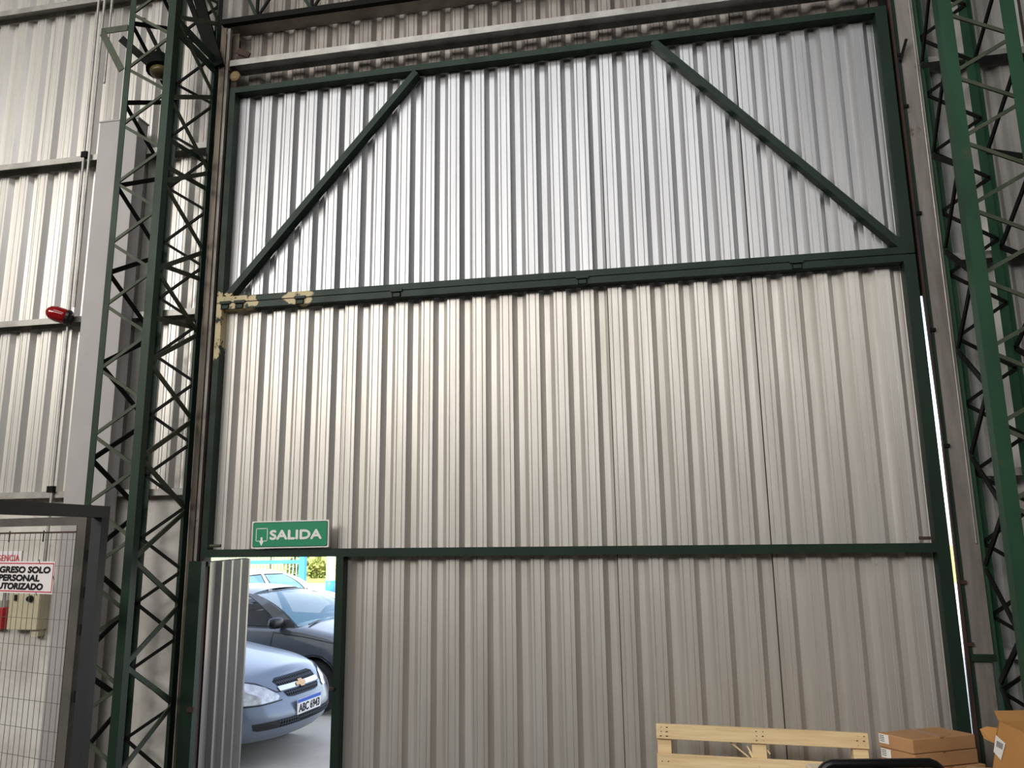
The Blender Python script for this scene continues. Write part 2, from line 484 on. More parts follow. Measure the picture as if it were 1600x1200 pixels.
for nm, b in (('wall_left', (-9.1, -9, -22, 0.3, 0, ROOF)), ('wall_right', (14, 14.1, -22, 0.3, 0, ROOF)), ('wall_back', (-9, 14, -22.1, -22, 0, ROOF))):
    struct(nm, MB().box(*b), M['interior_dark'] if nm == 'wall_right' else M['interior'])
struct('wall_front_side', MB().box(-9, -5.0, 0.2, 0.3, 0, ROOF).box(9.0, 14, 0.2, 0.3, 0, ROOF), M['interior'])
struct('ceiling', MB().box(-9.1, 14.1, -22.1, 0.9, ROOF, ROOF + 0.1), M['interior'])

# ------------------------------------------------------------------ the big folding door
W = 5.0
door = bpy.data.objects.new('door_1', None); COL.objects.link(door)
tag(door, 'tall two-leaf folding door of corrugated galvanised sheet in a dark green steel frame', 'door', kind='structure')
G = M['door_green']
D = 0.085
MB().box(0, W, 0, D, 5.592, 5.64).build('top_bar', G, door)
MB().box(0, W, 0, D, 3.816, 3.862).build('middle_bar', G, door)
MB().box(0, W, 0, D, 3.762, 3.808).build('middle_bar', G, door)
MB().box(0.05, 4.96, 0.004, D, 3.808, 3.816).build('seam_gasket', M['black_steel'], door)
for z0, z1 in ((3.862, 5.592), (1.955, 3.762)):
    MB().box(0.0, 0.045, 0, D, z0, z1).build('left_stile', G, door)
    MB().box(4.925, W, 0, D, z0, z1).build('right_stile', G, door)
MB().box(0.0, W - 0.0, 0, D, 1.90, 1.955).build('rail', G, door)
MB().box(4.925, W, 0, D, 0.01, 1.90).build('right_stile', G, door)
MB().box(1.04, 1.095, 0, D, 0.01, 1.90).build('wicket_stile', G, door)
MB().box(1.095, 4.915, 0, D, 0.01, 0.07).build('bottom_rail', G, door)
MB().bar((0.075, 0.042, 3.865), (1.575, 0.042, 5.585), 0.05, 0.08).build('diagonal_brace', G, door)
MB().bar((3.395, 0.042, 5.59), (4.935, 0.042, 3.865), 0.05, 0.08).build('diagonal_brace', G, door)
# jamb post that carries the wicket leaf
jb = MB().box(-0.088, 0.012, -0.004, 0.05, 0.0, 1.875).build('jamb', G, door)
MB().box(-0.02, 0.03, -0.022, -0.004, 0.85, 0.885).build('catch', M['rust'], jb)
# sheets
for k in range(5):
    x = SX0 + k * SW
    clip = (0.0, 4.99 - x) if k == 4 else None
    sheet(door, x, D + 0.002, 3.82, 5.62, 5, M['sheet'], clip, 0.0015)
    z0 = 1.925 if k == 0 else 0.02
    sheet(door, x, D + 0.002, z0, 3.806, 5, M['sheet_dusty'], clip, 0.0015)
# hinge knuckles on the seam
for x in (0.075, 0.195, 0.69, 1.45, 2.82, 4.26):
    h = MB().bar((x - 0.045, -0.006, 3.812), (x + 0.045, -0.006, 3.812), 0.02, 0.014)
    h.box(x - 0.03, x + 0.03, -0.006, 0.0, 3.765, 3.80)
    hg = h.build('hinge', M['green_dark'], door)
    MB().tube([(x - 0.03, -0.012, 3.757), (x - 0.03, -0.012, 3.797), (x + 0.03, -0.012, 3.797), (x + 0.03, -0.012, 3.757)], 0.004, 5, True).build('hinge_plate_edge', M['black_steel'], hg)
# stub bolts near the rail ends, latch keeper
MB().tube([(0.075, -0.012, 1.982), (0.16, -0.012, 1.982)], 0.011, 8).build('bolt_stub', M['green_drab'], door)
MB().box(4.83, 4.90, -0.02, 0.0, 1.975, 1.995).build('bolt_stub', M['rust'], door)
MB().box(1.025, 1.06, -0.015, 0.0, 1.02, 1.035).build('latch_keeper', M['rust'], door)

# wicket leaf, swung outward
leaf = bpy.data.objects.new('door_2', None); COL.objects.link(leaf)
tag(leaf, 'narrow corrugated wicket door leaf standing open to the yard', 'door', kind='structure')
leaf.location = (0.012, 0.09, 0.0)
leaf.rotation_euler = (0, 0, math.atan2(0.975, -0.215))
lm = MB()
prof = [(0.02, 0.0), (0.02, 0.012)]
pr = []
x = 0.03
for k in range(4):
    pr += [(x, 0), (x + 0.125, 0), (x + 0.155, 0.036), (x + 0.195, 0.036)]
    x += 0.222
pr = [(a, -b) for a, b in pr] + [(0.90, 0.0)]
n = len(pr)
lv = [(a, b, 0.03) for a, b in pr] + [(a, b, 1.862) for a, b in pr]
lm.add(lv, [(i, i + 1, n + i + 1, n + i) for i in range(n - 1)])
lm.build('panel', M['leaf_sheet'], leaf, local=True)
MB().box(0.0, 0.905, 0.002, 0.03, 1.835, 1.868).build('top_rail', M['rust'], leaf, local=True)
MB().box(0.895, 0.915, -0.012, 0.03, 0.03, 1.868).build('edge_trim', M['post_white'], leaf, local=True)
MB().box(0.0, 0.905, 0.002, 0.03, 0.02, 0.06).build('bottom_rail', M['rust'], leaf, local=True)

# ------------------------------------------------------------------ guides on both sides of the door
gl = thing('guide_channel', 'grimy brown vertical steel guide channel at the left edge of the folding door', 'rail', (-0.09, 0.08, 0))
MB().channel((-0.145, 0.05, 0), (-0.145, 0.05, 6.24), [(0, 0), (0.046, 0), (0.046, 0.006), (0.006, 0.006), (0.006, 0.09), (0.11, 0.09), (0.11, 0.096), (0, 0.096)], (1, 0, 0), (0, 1, 0)).build('channel', M['brownchan'], gl)
MB().box(-0.098, -0.072, 0.062, 0.09, 0.0, 6.24).build('inner_strip', M['galv_rust'], gl)
MB().box(-0.036, -0.006, 0.052, 0.14, 0.0, 5.60).build('rusty_edge', M['rust'], gl)
gr = thing('guide_channel', 'rust-streaked grey steel guide channel at the right edge of the folding door', 'rail', (5.12, 0.08, 0))
MB().channel((5.072, 0.05, 1.30), (5.072, 0.05, 6.24), [(0, 0), (0.115, 0), (0.115, 0.10), (0.109, 0.10), (0.109, 0.006), (0, 0.006)], (1, 0, 0), (0, 1, 0)).build('channel', M['galv_rust'], gr)
MB().channel((5.072, 0.05, 0), (5.072, 0.05, 1.27), [(0, 0), (0.10, 0), (0.10, 0.10), (0.094, 0.10), (0.094, 0.006), (0, 0.006)], (1, 0, 0), (0, 1, 0)).build('channel', M['galv_rust'], gr)
MB().box(5.055, 5.19, 0.03, 0.05, 1.265, 1.305).build('splice_plate', M['green_dark'], gr)
MB().box(5.044, 5.072, 0.045, 0.055, 0.0, 6.24).build('backing_strip', M['green_dark'], gr)
re_ = MB()
_k = [(5.014, 0.0), (5.018, 0.45), (5.034, 1.85), (5.039, 2.7), (5.028, 3.7), (5.026, 6.24)]
for (xa, za), (xb, zb_) in zip(_k, _k[1:]):
    re_.add([(xa, 0.03, za), (5.044, 0.03, za), (5.044, 0.055, za), (xa, 0.055, za), (xb, 0.03, zb_), (5.044, 0.03, zb_), (5.044, 0.055, zb_), (xb, 0.055, zb_)],
            [(0, 1, 5, 4), (1, 2, 6, 5), (2, 3, 7, 6), (3, 0, 4, 7)])
re_.build('rusty_edge', M['rust'], gr)
MB().box(4.985, 5.075, 0.10, 0.112, 3.55, 5.82).build('closing_strip', M['black_steel'], gr)
MB().tube([(5.062, 0.055, 1.2), (5.062, 0.055, 5.30)], 0.008, 8).build('latch_rod', M['green_drab'], gr)
MB().bar((5.06, 0.03, 5.22), (5.105, 0.0, 5.36), 0.018, 0.012).build('rod_handle', M['black_steel'], gr)
for z in (5.27, 4.88, 4.1, 3.3, 2.55, 1.72, 1.36):
    MB().box(5.045, 5.082, 0.035, 0.06, z - 0.01, z + 0.012).build('rod_bracket', M['black_steel'] if z > 2 else M['rust'], gr)
MB().tube([(5.165, 0.043, 1.95), (5.165, 0.043, 6.2)], 0.005, 6).build('edge_wire', M['galv'], gr)

# header channel over the door
hd = thing('header_channel', 'galvanised steel header channel running across above the folding door', 'beam', (2.5, 0.07, 5.84))
MB().channel((-0.02, 0.0, 5.84), (5.018, 0.0, 5.84), [(0, 0), (0, 0.052), (0.15, 0.052), (0.15, 0), (0.146, 0), (0.146, 0.048), (0.004, 0.048), (0.004, 0)], (0, 1, 0), (0, 0, 1)).build('channel', M['galv'], hd)
MB().box(-0.034, -0.02, 0.0, 0.15, 5.80, 5.90).build('end_plate', M['rust'], hd)
MB().box(0.02, 0.12, 0.03, 0.05, 5.893, 5.945).bar((0.03, 0.02, 5.99), (0.14, 0.02, 5.93), 0.05, 0.012).build('torn_bracket', M['rust'], hd)
MB().lathe((0.02, 0.01, 5.76), (0, 1, 0), [(0.03, 0), (0.045, 0.01), (0.045, 0.03), (0.03, 0.04)], 14).build('pulley', M['pulley'], hd)

# ------------------------------------------------------------------ lattice truss over the header
lt = thing('lattice_truss', 'blackened lattice truss crossing above the galvanised header of the door', 'truss', (2.5, 0.05, 6.26))
MB().box(-0.14, 5.16, 0.028, 0.075, 6.262, 6.31).build('bottom_chord', M['black_steel'], lt)
MB().box(-0.14, 5.16, 0.075, 0.215, 6.264, 6.276).build('soffit_plate', M['sheet_dull'], lt)
MB().box(-0.14, 5.16, 0.028, 0.075, 7.05, 7.10).build('top_chord', M['black_steel'], lt)
k = 0
x = 0.17
while x < 5.1:
    MB().bar((x, 0.05, 6.30), (x, 0.05, 7.06), 0.022, 0.02).build('vertical', M['black_steel'], lt)
    if x + 0.49 < 5.15:
        MB().bar((x, 0.055, 6.30), (x + 0.49, 0.055, 7.06), 0.02, 0.014).build('lacing_bar', M['black_steel'], lt)
        MB().bar((x, 0.04, 7.06), (x + 0.49, 0.04, 6.30), 0.026, 0.014).build('lacing_bar', M['green_dark'], lt)
    x += 0.49
MB().bar((-0.12, 0.05, 6.95), (0.17, 0.045, 6.30), 0.026, 0.014).build('lacing_bar', M['green_dark'], lt)

# ------------------------------------------------------------------ lattice columns
def column(label, xl, xr, yf, yr, ztop, mats, wF, mirror, sp, off_front, off_side, rdx=0.0):
    c = thing('lattice_column', label, 'column', ((xl + xr) / 2, (yf + yr) / 2, 0), 'green lattice columns beside the door')
    mleg, mlac, mshade = mats[:3]  # rear and far-side lacing: backlit shade put into a black colour
    t = 0.006
    # four L-section legs, heels outward
    for (x, sx) in ((xl, 1), (xr, -1)):
        for (y, sy) in ((yf, 1), (yr, -1)):
            w_ = wF[(0 if x == xl else 1) + (0 if y == yf else 2)]
            m_ = mleg if y == yf else mats[3]
            x2 = x + (rdx if (x == xl and y == yr) else 0)
            MB().angle((x2, y, 0), (x2, y, ztop), w_, t, (sx, 0, 0), (0, sy, 0)).build('leg', m_, c)
    # front and rear faces: zigzag lacing
    def zig(p0, p1, z0, h, m, n_, wd, th=0.012):
        z = z0; s = 0
        while z < ztop - 0.02:
            a = Vector((p0[0], p0[1], z)) if s % 2 == 0 else Vector((p1[0], p1[1], z))
            b = Vector((p1[0], p1[1], z + h)) if s % 2 == 0 else Vector((p0[0], p0[1], z + h))
            if z + h > 0.02:
                if a.z < 0.02: a = a.lerp(b, (0.02 - a.z) / (b.z - a.z))
                MB().bar(a, b, wd, th, n_).build('lacing_bar', m, c)
            z += h; s += 1
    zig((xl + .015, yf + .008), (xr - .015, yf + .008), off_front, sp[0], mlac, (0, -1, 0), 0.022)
    zig((xr - .015, yr - .008), (xl + rdx + .015, yr - .008), off_front, sp[0], mshade, (0, -1, 0), 0.022)
    zig((xr - .008, yf + .02), (xr - .008, yr - .02), off_side, sp[1], mlac if not mirror else mshade, (1, 0, 0), 0.034)
    zig((xl + .008, yf + .02), (xl + rdx + .008, yr - .02), off_side, sp[1], mshade, (1, 0, 0), 0.034)
    MB().box(xl - 0.01, xr + 0.01, yf - 0.06, yr - 0.03, 0, 0.015).build('base_plate', mats[3], c)
    return c
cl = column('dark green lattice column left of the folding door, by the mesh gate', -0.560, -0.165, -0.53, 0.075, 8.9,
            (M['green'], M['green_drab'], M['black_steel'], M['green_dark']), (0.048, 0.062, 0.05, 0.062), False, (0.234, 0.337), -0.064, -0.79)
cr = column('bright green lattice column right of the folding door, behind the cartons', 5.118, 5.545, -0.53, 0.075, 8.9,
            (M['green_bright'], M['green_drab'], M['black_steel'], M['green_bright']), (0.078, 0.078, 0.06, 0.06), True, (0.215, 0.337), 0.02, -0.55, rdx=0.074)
# knee struts and bracket at the head of the left column
for p, q, w_ in (((-0.13, 0.02, 5.87), (-0.43, 0.0, 6.75), 0.085), ((-0.17, 0.03, 5.87), (-0.47, 0.0, 6.6), 0.04)):
    MB().bar(p, q, w_, 0.03).build('knee_strut', M['black_steel'], cl)
for z in (5.93, 5.84):
    MB().box(-0.18, -0.168, -0.50, 0.05, z - 0.03, z + 0.035).build('batten', M['green'], cl)
for z in (5.0, 4.78, 4.02, 3.62):
    MB().bar((-0.19, -0.50, z - .04), (-0.19, 0.05, z + .02), 0.035, 0.01, (1, 0, 0)).build('batten', M['green_drab'] if z < 4.9 else M['green_dark'], cl)
bk = thing('wall_bracket', 'small green triangular flat-bar bracket fixed high on the left lattice column', 'bracket', (-0.66, -0.53, 5.7))
MB().bar((-0.56, -0.535, 5.895), (-0.79, -0.535, 5.895), 0.05, 0.008).build('arm', M['green_drab'], bk)
MB().bar((-0.77, -0.543, 5.87), (-0.575, -0.543, 5.53), 0.05, 0.008).build('strut', M['green_drab'], bk)
fl = thing('floodlight', 'black floodlight on angled arms between the upper legs of the left column', 'lamp', (-0.50, -0.27, 5.63))
MB().bar((-0.84, -0.26, 6.03), (-0.33, -0.26, 5.55), 0.06, 0.012).build('arm', M['black_steel'], fl)
MB().bar((-0.62, -0.30, 6.15), (-0.44, -0.28, 5.80), 0.03, 0.012).build('arm', M['black_steel'], fl)
MB().lathe((-0.48, -0.26, 5.78), (0.25, -0.15, -1), [(0.03, -0.05), (0.07, -0.04), (0.085, 0.0), (0.10, 0.07), (0.10, 0.10)], 16).build('housing', M['black_steel'], fl, smooth=False)
MB().lathe((-0.48 + 0.027, -0.26 - 0.016, 5.78 - 0.107), (0.25, -0.15, -1), [(0.075, 0.0), (0.06, 0.03), (0.03, 0.042)], 16).build('lens', M['lens_yellow'], fl, smooth=True)

# ------------------------------------------------------------------ girts
def girt(label, x0, x1, z, group):
    yf = 0.105
    g = MB().channel((x0, yf, z), (x1, yf, z), [(0, 0), (0, 0.05), (0.115, 0.05), (0.115, 0), (0.112, 0), (0.112, 0.047), (0.003, 0.047), (0.003, 0)], (0, 1, 0), (0, 0, 1)).build('girt', M['galv'])
    tag(g, label, 'girt', group)
for z, nm in ((6.735, 'topmost galvanised girt across the left wall, behind the thin conduits'),
              (5.20, 'galvanised girt across the left wall just under the top of the grey pier'),
              (3.775, 'galvanised girt across the left wall at the height of the red lamp'),
              (2.36, 'galvanised girt along the top of the white masonry on the left')):
    girt(nm, -4.9, -0.15, z, 'girts of the left bay')
for z, nm in ((6.735, 'topmost galvanised girt across the right wall beside the truss column'),
              (5.22, 'high galvanised girt behind the right truss column near the top of the door'),
              (3.78, 'galvanised girt behind the right truss column level with the door hinges'),
              (2.36, 'galvanised girt behind the right truss column a little above the door rail'),
              (1.27, 'lowest galvanised girt behind the right truss column over the cartons')):
    girt(nm, 5.20, 8.9, z, 'girts of the right bay')

# ------------------------------------------------------------------ grey boxed pier, conduits, beacon
MBp = MB().box(-1.155, -0.80, -0.03, 0.10, 0.0, 5.45)
pier = thing('boxed_pier', 'tall plain grey sheet-clad pier between the corrugated wall and the left column', 'pier', (-0.98, 0.03, 0))
MB().box(-1.155, -0.80, -0.03, 0.10, 0.0, 5.45).build('casing', M['grey_panel'], pier, bevel=0.004)
MB().box(-1.163, -0.792, -0.035, 0.10, 5.45, 5.462).build('cap', M['grey_panel'], pier)
def conduit(label, pts, r=0.011):
    t = thing('conduit', label, 'pipe', pts[-1], 'thin steel conduits on the left wall')
    MB().tube(pts, r, 8).build('pipe', M['galv'], t)
    return t
cd = conduit('long thin conduit running down the left wall past the red lamp', [(-1.40, 0.088, 8.8), (-1.385, 0.088, 5.2), (-1.365, 0.088, 2.6), (-1.365, 0.088, 1.70)])
for z in (5.22, 2.40):
    MB().box(-1.40, -1.345, 0.07, 0.104, z, z + 0.05).build('clamp', M['black_steel'], cd)
conduit('middle one of the three thin conduits at the top left', [(-1.33, 0.085, 8.8), (-1.33, 0.085, 3.9)])
conduit('thin conduit nearest the left column at the top left', [(-1.255, 0.085, 8.8), (-1.255, 0.085, 5.9)])
bc = thing('beacon_lamp', 'dark red oval warning lamp on the conduit in front of the left wall', 'lamp', (-1.40, 0.05, 3.80))
bm_ = MB().lathe((-1.345, 0.045, 3.80), (-0.85, -0.5, 0.28), [(0.03, -0.02), (0.055, 0.0), (0.062, 0.03), (0.062, 0.09), (0.052, 0.13), (0.03, 0.155), (0.008, 0.165)], 20)
bm_.build('lens', M['red_glass'], bc, smooth=True)
MB().lathe((-1.345, 0.045, 3.80), (-0.85, -0.5, 0.28), [(0.05, -0.03), (0.063, -0.012), (0.063, 0.008)], 16).build('base', M['black_plastic'], bc)

# ------------------------------------------------------------------ signs and boxes on the left masonry
es = thing('emergency_sign', 'small white sign with red capitals fixed to the masonry behind the mesh gate', 'sign', (-1.90, 0.19, 1.85))
MB().box(-2.16, -1.672, 0.190, 0.199, 1.80, 1.955).build('plate', M['white_plastic'], es)
put_text('EMERGENCIA', 0.06, M['pink_red'], es, Matrix.Translation(Vector((-2.03, 0.1885, 1.878)) - wloc(es)) @ RX90, 0.001, fit=(0.345, 0.048))
cb = thing('control_box', 'beige metal control box mounted on the white masonry behind the mesh gate', 'box', (-1.50, 0.15, 1.37))
MB().box(-1.655, -1.385, 0.10, 0.199, 1.37, 1.74).build('housing', M['beige'], cb, bevel=0.006)
MB().lathe((-1.465, 0.10, 1.60), (0, -1, 0), [(0.026, 0), (0.026, 0.012), (0.018, 0.03)], 12).build('knob', M['black_plastic'], cb)
MB().box(-1.60, -1.585, 0.085, 0.10, 1.585, 1.63).build('switch', M['black_plastic'], cb)
MB().box(-1.47, -1.40, 0.13, 0.199, 1.32, 1.37).build('cable_gland', M['beige'], cb)
rc = thing('call_point', 'red fire call box on a grey conduit low on the white masonry', 'alarm', (-1.77, 0.15, 1.33))
MB().box(-1.83, -1.72, 0.12, 0.199, 1.37, 1.53).build('housing', M['red'], rc, bevel=0.006)
MB().tube([(-1.765, 0.17, 1.53), (-1.765, 0.17, 1.80)], 0.012, 8).build('conduit', M['galv'], rc)
MB().box(-1.79, -1.74, 0.15, 0.199, 1.53, 1.58).build('coupling', M['galv'], rc)

# exit sign on the rail
sg = thing('exit_sign', 'green and white SALIDA exit sign standing above the open wicket', 'sign', (0.70, -0.02, 1.962))
tilt = Matrix.Rotation(math.radians(-0.5), 4, 'Y')
def rrect(w_, h_, r, y0, y1, n=5):
    pts = []
    for cx, cz, a0 in ((w_ / 2 - r, h_ / 2 - r, 0), (-w_ / 2 + r, h_ / 2 - r, 90), (-w_ / 2 + r, -h_ / 2 + r, 180), (w_ / 2 - r, -h_ / 2 + r, 270)):
        for i in range(n + 1):
            a = math.radians(a0 + 90 * i / n); pts.append((cx + r * math.cos(a), cz + r * math.sin(a)))
    k = len(pts)
    mb = MB()
    mb.add([(x, y0, z) for x, z in pts] + [(x, y1, z) for x, z in pts],
           [tuple(range(k)), tuple(range(2 * k - 1, k - 1, -1))] + [(i, (i + 1) % k, k + (i + 1) % k, k + i) for i in range(k)])
    return mb
sgc = Vector((0.0, 0.0, 0.096))
def on_sign(mb, name, m):
    mb.v = [tuple(tilt @ Vector(v) + sgc) for v in mb.v]
    return mb.build(name, m, sg, local=True)
on_sign(rrect(0.586, 0.19, 0.008, -0.008, 0.014), 'board', M['sign_white'])
on_sign(rrect(0.568, 0.174, 0.012, -0.0095, -0.008), 'dark_border', M['sign_black'])
on_sign(rrect(0.560, 0.166, 0.010, -0.011, -0.0095), 'green_field', M['sign_green'])
fr = MB()
for b in ((-0.258, -0.168, 0.041, 0.046), (-0.258, -0.253, -0.046, 0.046), (-0.173, -0.168, -0.046, 0.046), (-0.258, -0.232, -0.046, -0.041), (-0.194, -0.168, -0.046, -0.041)):
    fr.box(b[0], b[1], -0.0125, -0.011, b[2], b[3])
on_sign(fr, 'doorway_symbol', M['sign_white'])
ar = MB()
a2 = [(-0.221, -0.018), (-0.205, -0.018), (-0.205, -0.042), (-0.193, -0.042), (-0.213, -0.078), (-0.233, -0.042), (-0.221, -0.042)]
ar.add([(x, -0.0135, z) for x, z in a2] + [(x, -0.011, z) for x, z in a2], [tuple(range(7)), tuple(range(13, 6, -1))] + [(i, (i + 1) % 7, 7 + (i + 1) % 7, 7 + i) for i in range(7)])
on_sign(ar, 'arrow_symbol', M['sign_white'])
put_text('SALIDA', 0.1, M['sign_white'], sg, Matrix.Translation(sgc) @ tilt @ Matrix.Translation((-0.148, -0.0118, -0.034)) @ RX90, 0.0042, fit=(0.388, 0.062))

# ------------------------------------------------------------------ mesh fence and gate at left
fc = thing('security_fence', 'dark steel fence frame with a post and top beam in front of the left column', 'fence', (0.165, -1.27, 0))
MB().box(0.13, 0.195, -1.30, -1.24, 0, 2.225).build('post', M['fence_black'], fc)
MB().bar((0.163, -1.24, 2.193), (0.42, -3.4, 2.193), 0.06, 0.064, (0, 0, 1)).build('top_beam', M['fence_black'], fc)
MB().box(0.40, 0.46, -3.46, -3.4, 0, 2.225).build('post', M['fence_black'], fc)
gd = Vector((-0.967, 0.257, 0)).normalized(); gn = Vector((gd.y, -gd.x, 0))
if gn.y > 0: gn = -gn
gt = thing('mesh_gate', 'grey-brown framed wire mesh gate standing ajar at the far left', 'gate', (0.105, -1.262, 0))
def gp(s, z, o=0.0):
    return Vector((0.088, -1.258, 0)) + gd * s + gn * o + Vector((0, 0, z))
def gbar(name, s0, s1, z0, z1, th, m, o=0.0):
    vs = [gp(s, z, o + t) for t in (-th / 2, th / 2) for s, z in ((s0, z0), (s1, z0), (s1, z1), (s0, z1))]
    return MB().add(vs, [(0, 1, 2, 3), (7, 6, 5, 4), (0, 4, 5, 1), (1, 5, 6, 2), (2, 6, 7, 3), (3, 7, 4, 0)]).build(name, m, gt)
gbar('stile', 0.0, 0.075, 0.05, 2.17, 0.045, M['gate_grey'])
gbar('stile', 1.025, 1.10, 0.05, 2.17, 0.045, M['gate_grey'])
gbar('top_rail', 0.075, 1.025, 2.122, 2.17, 0.045, M['gate_grey'])
gbar('bottom_rail', 0.075, 1.025, 0.05, 0.10, 0.045, M['gate_grey'])
gbar('mesh_bead', 0.075, 1.025, 2.078, 2.088, 0.015, M['rust'])
gbar('mesh_bead', 0.082, 0.098, 0.10, 2.122, 0.02, M['black_steel'])
ms = MB()
s = 0.135
while s < 1.02:
    ms.tube([gp(s, 0.10), gp(s, 2.085)], 0.0016, 4); s += 0.0485
z = 2.04
while z > 0.1:
    ms.tube([gp(0.085, z), gp(1.02, z)], 0.0016, 4); z -= 0.148
mo = ms.build('wire_mesh', M['wire'], gt); mo['kind'] = 'stuff'
for z in (1.95, 1.75, 1.55, 1.2, .8, .4):
    MB().tube([gp(-0.012, z - .03), gp(-0.012, z + .03)], 0.010, 8).build('hinge', M['black_steel'], gt)
for s_ in (0.40, 0.72):
    MB().tube([gp(s_, 2.03), gp(s_, 2.095)], 0.004, 5).build('wire_tie', M['black_steel'], gt)
rs = thing('restricted_sign', 'white sign with red border and black capitals hung on the mesh gate', 'sign', gp(0.6, 1.73, 0.02))
def rs_local(s0, s1, z0, z1, o0, o1, name, m):
    vs = [gp(s, z, o) for o in (o0, o1) for s, z in ((s0, z0), (s1, z0), (s1, z1), (s0, z1))]
    return MB().add(vs, [(0, 1, 2, 3), (7, 6, 5, 4), (0, 4, 5, 1), (1, 5, 6, 2), (2, 6, 7, 3), (3, 7, 4, 0)]).build(name, m, rs)
S0, S1, Z0, Z1 = 0.255, 0.885, 1.735, 1.917
rs_local(S0, S1, Z0, Z1, 0.006, 0.011, 'board', M['white_plastic'])
for b in ((S0 + .006, S1 - .006, Z0 + .008, Z0 + .014), (S0 + .006, S1 - .006, Z1 - .014, Z1 - .008), (S0 + .006, S0 + .012, Z0 + .008, Z1 - .008), (S1 - .012, S1 - .006, Z0 + .008, Z1 - .008)):
    rs_local(b[0], b[1], b[2], b[3], 0.011, 0.0125, 'red_border', M['sign_red'])
xax = -gd
R4 = Matrix((xax, Vector((0, 0, 1)), gn)).transposed().to_4x4()
# text right edges measured from the sign's right edge (s = S0 side)
for body, sr, zb, wd in (('INGRESO SOLO', 0.036, 1.853, 0.545), ('PERSONAL', 0.125, 1.806, 0.375), ('AUTORIZADO', 0.090, 1.758, 0.465)):
    put_text(body, 0.05, M['sign_black'], rs, Matrix.Translation(gp(S0 + sr + wd, zb, 0.0125) - wloc(rs)) @ R4, 0.0026, fit=(wd, 0.034), shear=0.12)
for s_, z_ in ((S0 + .14, Z1), (S0, (Z0 + Z1) / 2), (S0 + .14, Z0)):
    MB().tube([gp(s_ - .006, z_ - .01, 0.012), gp(s_ + .006, z_ + .012, 0.012)], 0.003, 5).build('cable_tie', M['black_plastic'], rs)

# ------------------------------------------------------------------ pallet leaning on the door
pl = thing('wooden_pallet', 'pale pine pallet standing on end against the folding door', 'pallet', (3.19, -0.56, 0))
th = math.atan2(-0.066, 1.12)
pl.rotation_euler = (math.radians(-8.0), 0, th)
PW, PH = 1.125, 0.975
z = PH - 0.1
zs = []
for k, h in enumerate((0.10, 0.125, 0.10, 0.125, 0.10)):
    pass
for z0, z1 in ((0.897, 0.975), (0.70, 0.823), (0.435, 0.56), (0.22, 0.345), (0.0, 0.10)):
    o = MB().box(0, PW, 0, 0.02, z0, z1).build('deck_board', M['wood'], pl, local=True, bevel=0.003)
for x0 in (0.004, 0.52, PW - 0.082):
    MB().box(x0, x0 + 0.078, 0.02, 0.11, 0.0, PH - 0.004).build('stringer', M['wood'], pl, local=True, bevel=0.003)
for z0, z1 in ((0.90, 0.968), (0.44, 0.54), (0.0, 0.10)):
    MB().box(0.085 if z0 > .8 else 0, PW - 0.085 if z0 > .8 else PW, 0.11, 0.13, z0, z1).build('bottom_board', M['wood'], pl, local=True)
for a, b in (((0.40, 0.035, 0.90), (0.51, 0.04, 0.815)), ((0.495, 0.035, 0.88), (0.53, 0.024, 0.815)), ((0.505, 0.03, 0.85), (0.525, 0.024, 0.815)), ((0.60, 0.03, 0.865), (0.615, 0.03, 0.845))):
    MB().bar(a, b, 0.008, 0.004).build('splinter', M['wood'], pl, local=True)
nl = MB()
for x0 in (0.025, 0.06, 0.545, 0.58, PW - 0.06, PW - 0.025):
    for dz in (0.91, 0.933, 0.956, 0.74, 0.78):
        nl.box(x0 + random.uniform(-.008, .008), x0 + 0.006, -0.001, 0.004, dz, dz + 0.005)
nl.build('nail_heads', M['rust'], pl, local=True)['kind'] = 'stuff'

# ------------------------------------------------------------------ cartons
def carton(label, pts, ztop, h, m, group=None, labels=(), seam=True):
    """pts: four ground-plan corners, front first"""
    c = Vector((sum(p[0] for p in pts) / 4, sum(p[1] for p in pts) / 4, ztop - h))
    t = thing('carton', label, 'box', c, group)
    mb = MB().add([(p[0], p[1], ztop - h) for p in pts] + [(p[0], p[1], ztop) for p in pts],
                  [(3, 2, 1, 0), (4, 5, 6, 7), (0, 1, 5, 4), (1, 2, 6, 5), (2, 3, 7, 6), (3, 0, 4, 7)])
    mb.build('body', m, t, bevel=0.004)
    if seam:
        a = (Vector(pts[0]) + Vector(pts[3])) / 2; b = (Vector(pts[1]) + Vector(pts[2])) / 2
        MB().bar((a.x, a.y, ztop + .0005), (b.x, b.y, ztop + .0005), 0.05, 0.001, (0, 0, 1)).build('tape', M['tape'], t)
    for (i, u, v, sx, sz) in labels:
        p, q = Vector((*pts[i][:2], 0)), Vector((*pts[(i + 1) % 4][:2], 0))
        d = (q - p); L = d.length; d.normalize(); n_ = Vector((d.y, -d.x, 0))
        o = p + d * (u * L) + n_ * 0.0015 + Vector((0, 0, ztop - h + v * h))
        lb = MB().add([o, o + d * sx, o + d * sx + Vector((0, 0, sz)), o + Vector((0, 0, sz))], [(0, 1, 2, 3)]).build('label', M['paper'], t)
        ink = MB()
        o2 = o + n_ * 0.0008
        for k in range(4):
            zz = Vector((0, 0, sz * (0.2 + 0.2 * k)))
            ink.add([o2 + d * sx * .08 + zz, o2 + d * sx * .55 + zz, o2 + d * sx * .55 + zz + Vector((0, 0, sz * .08)), o2 + d * sx * .08 + zz + Vector((0, 0, sz * .08))], [(0, 1, 2, 3)])
        ink.build('print', M['ink'], lb)
    return t
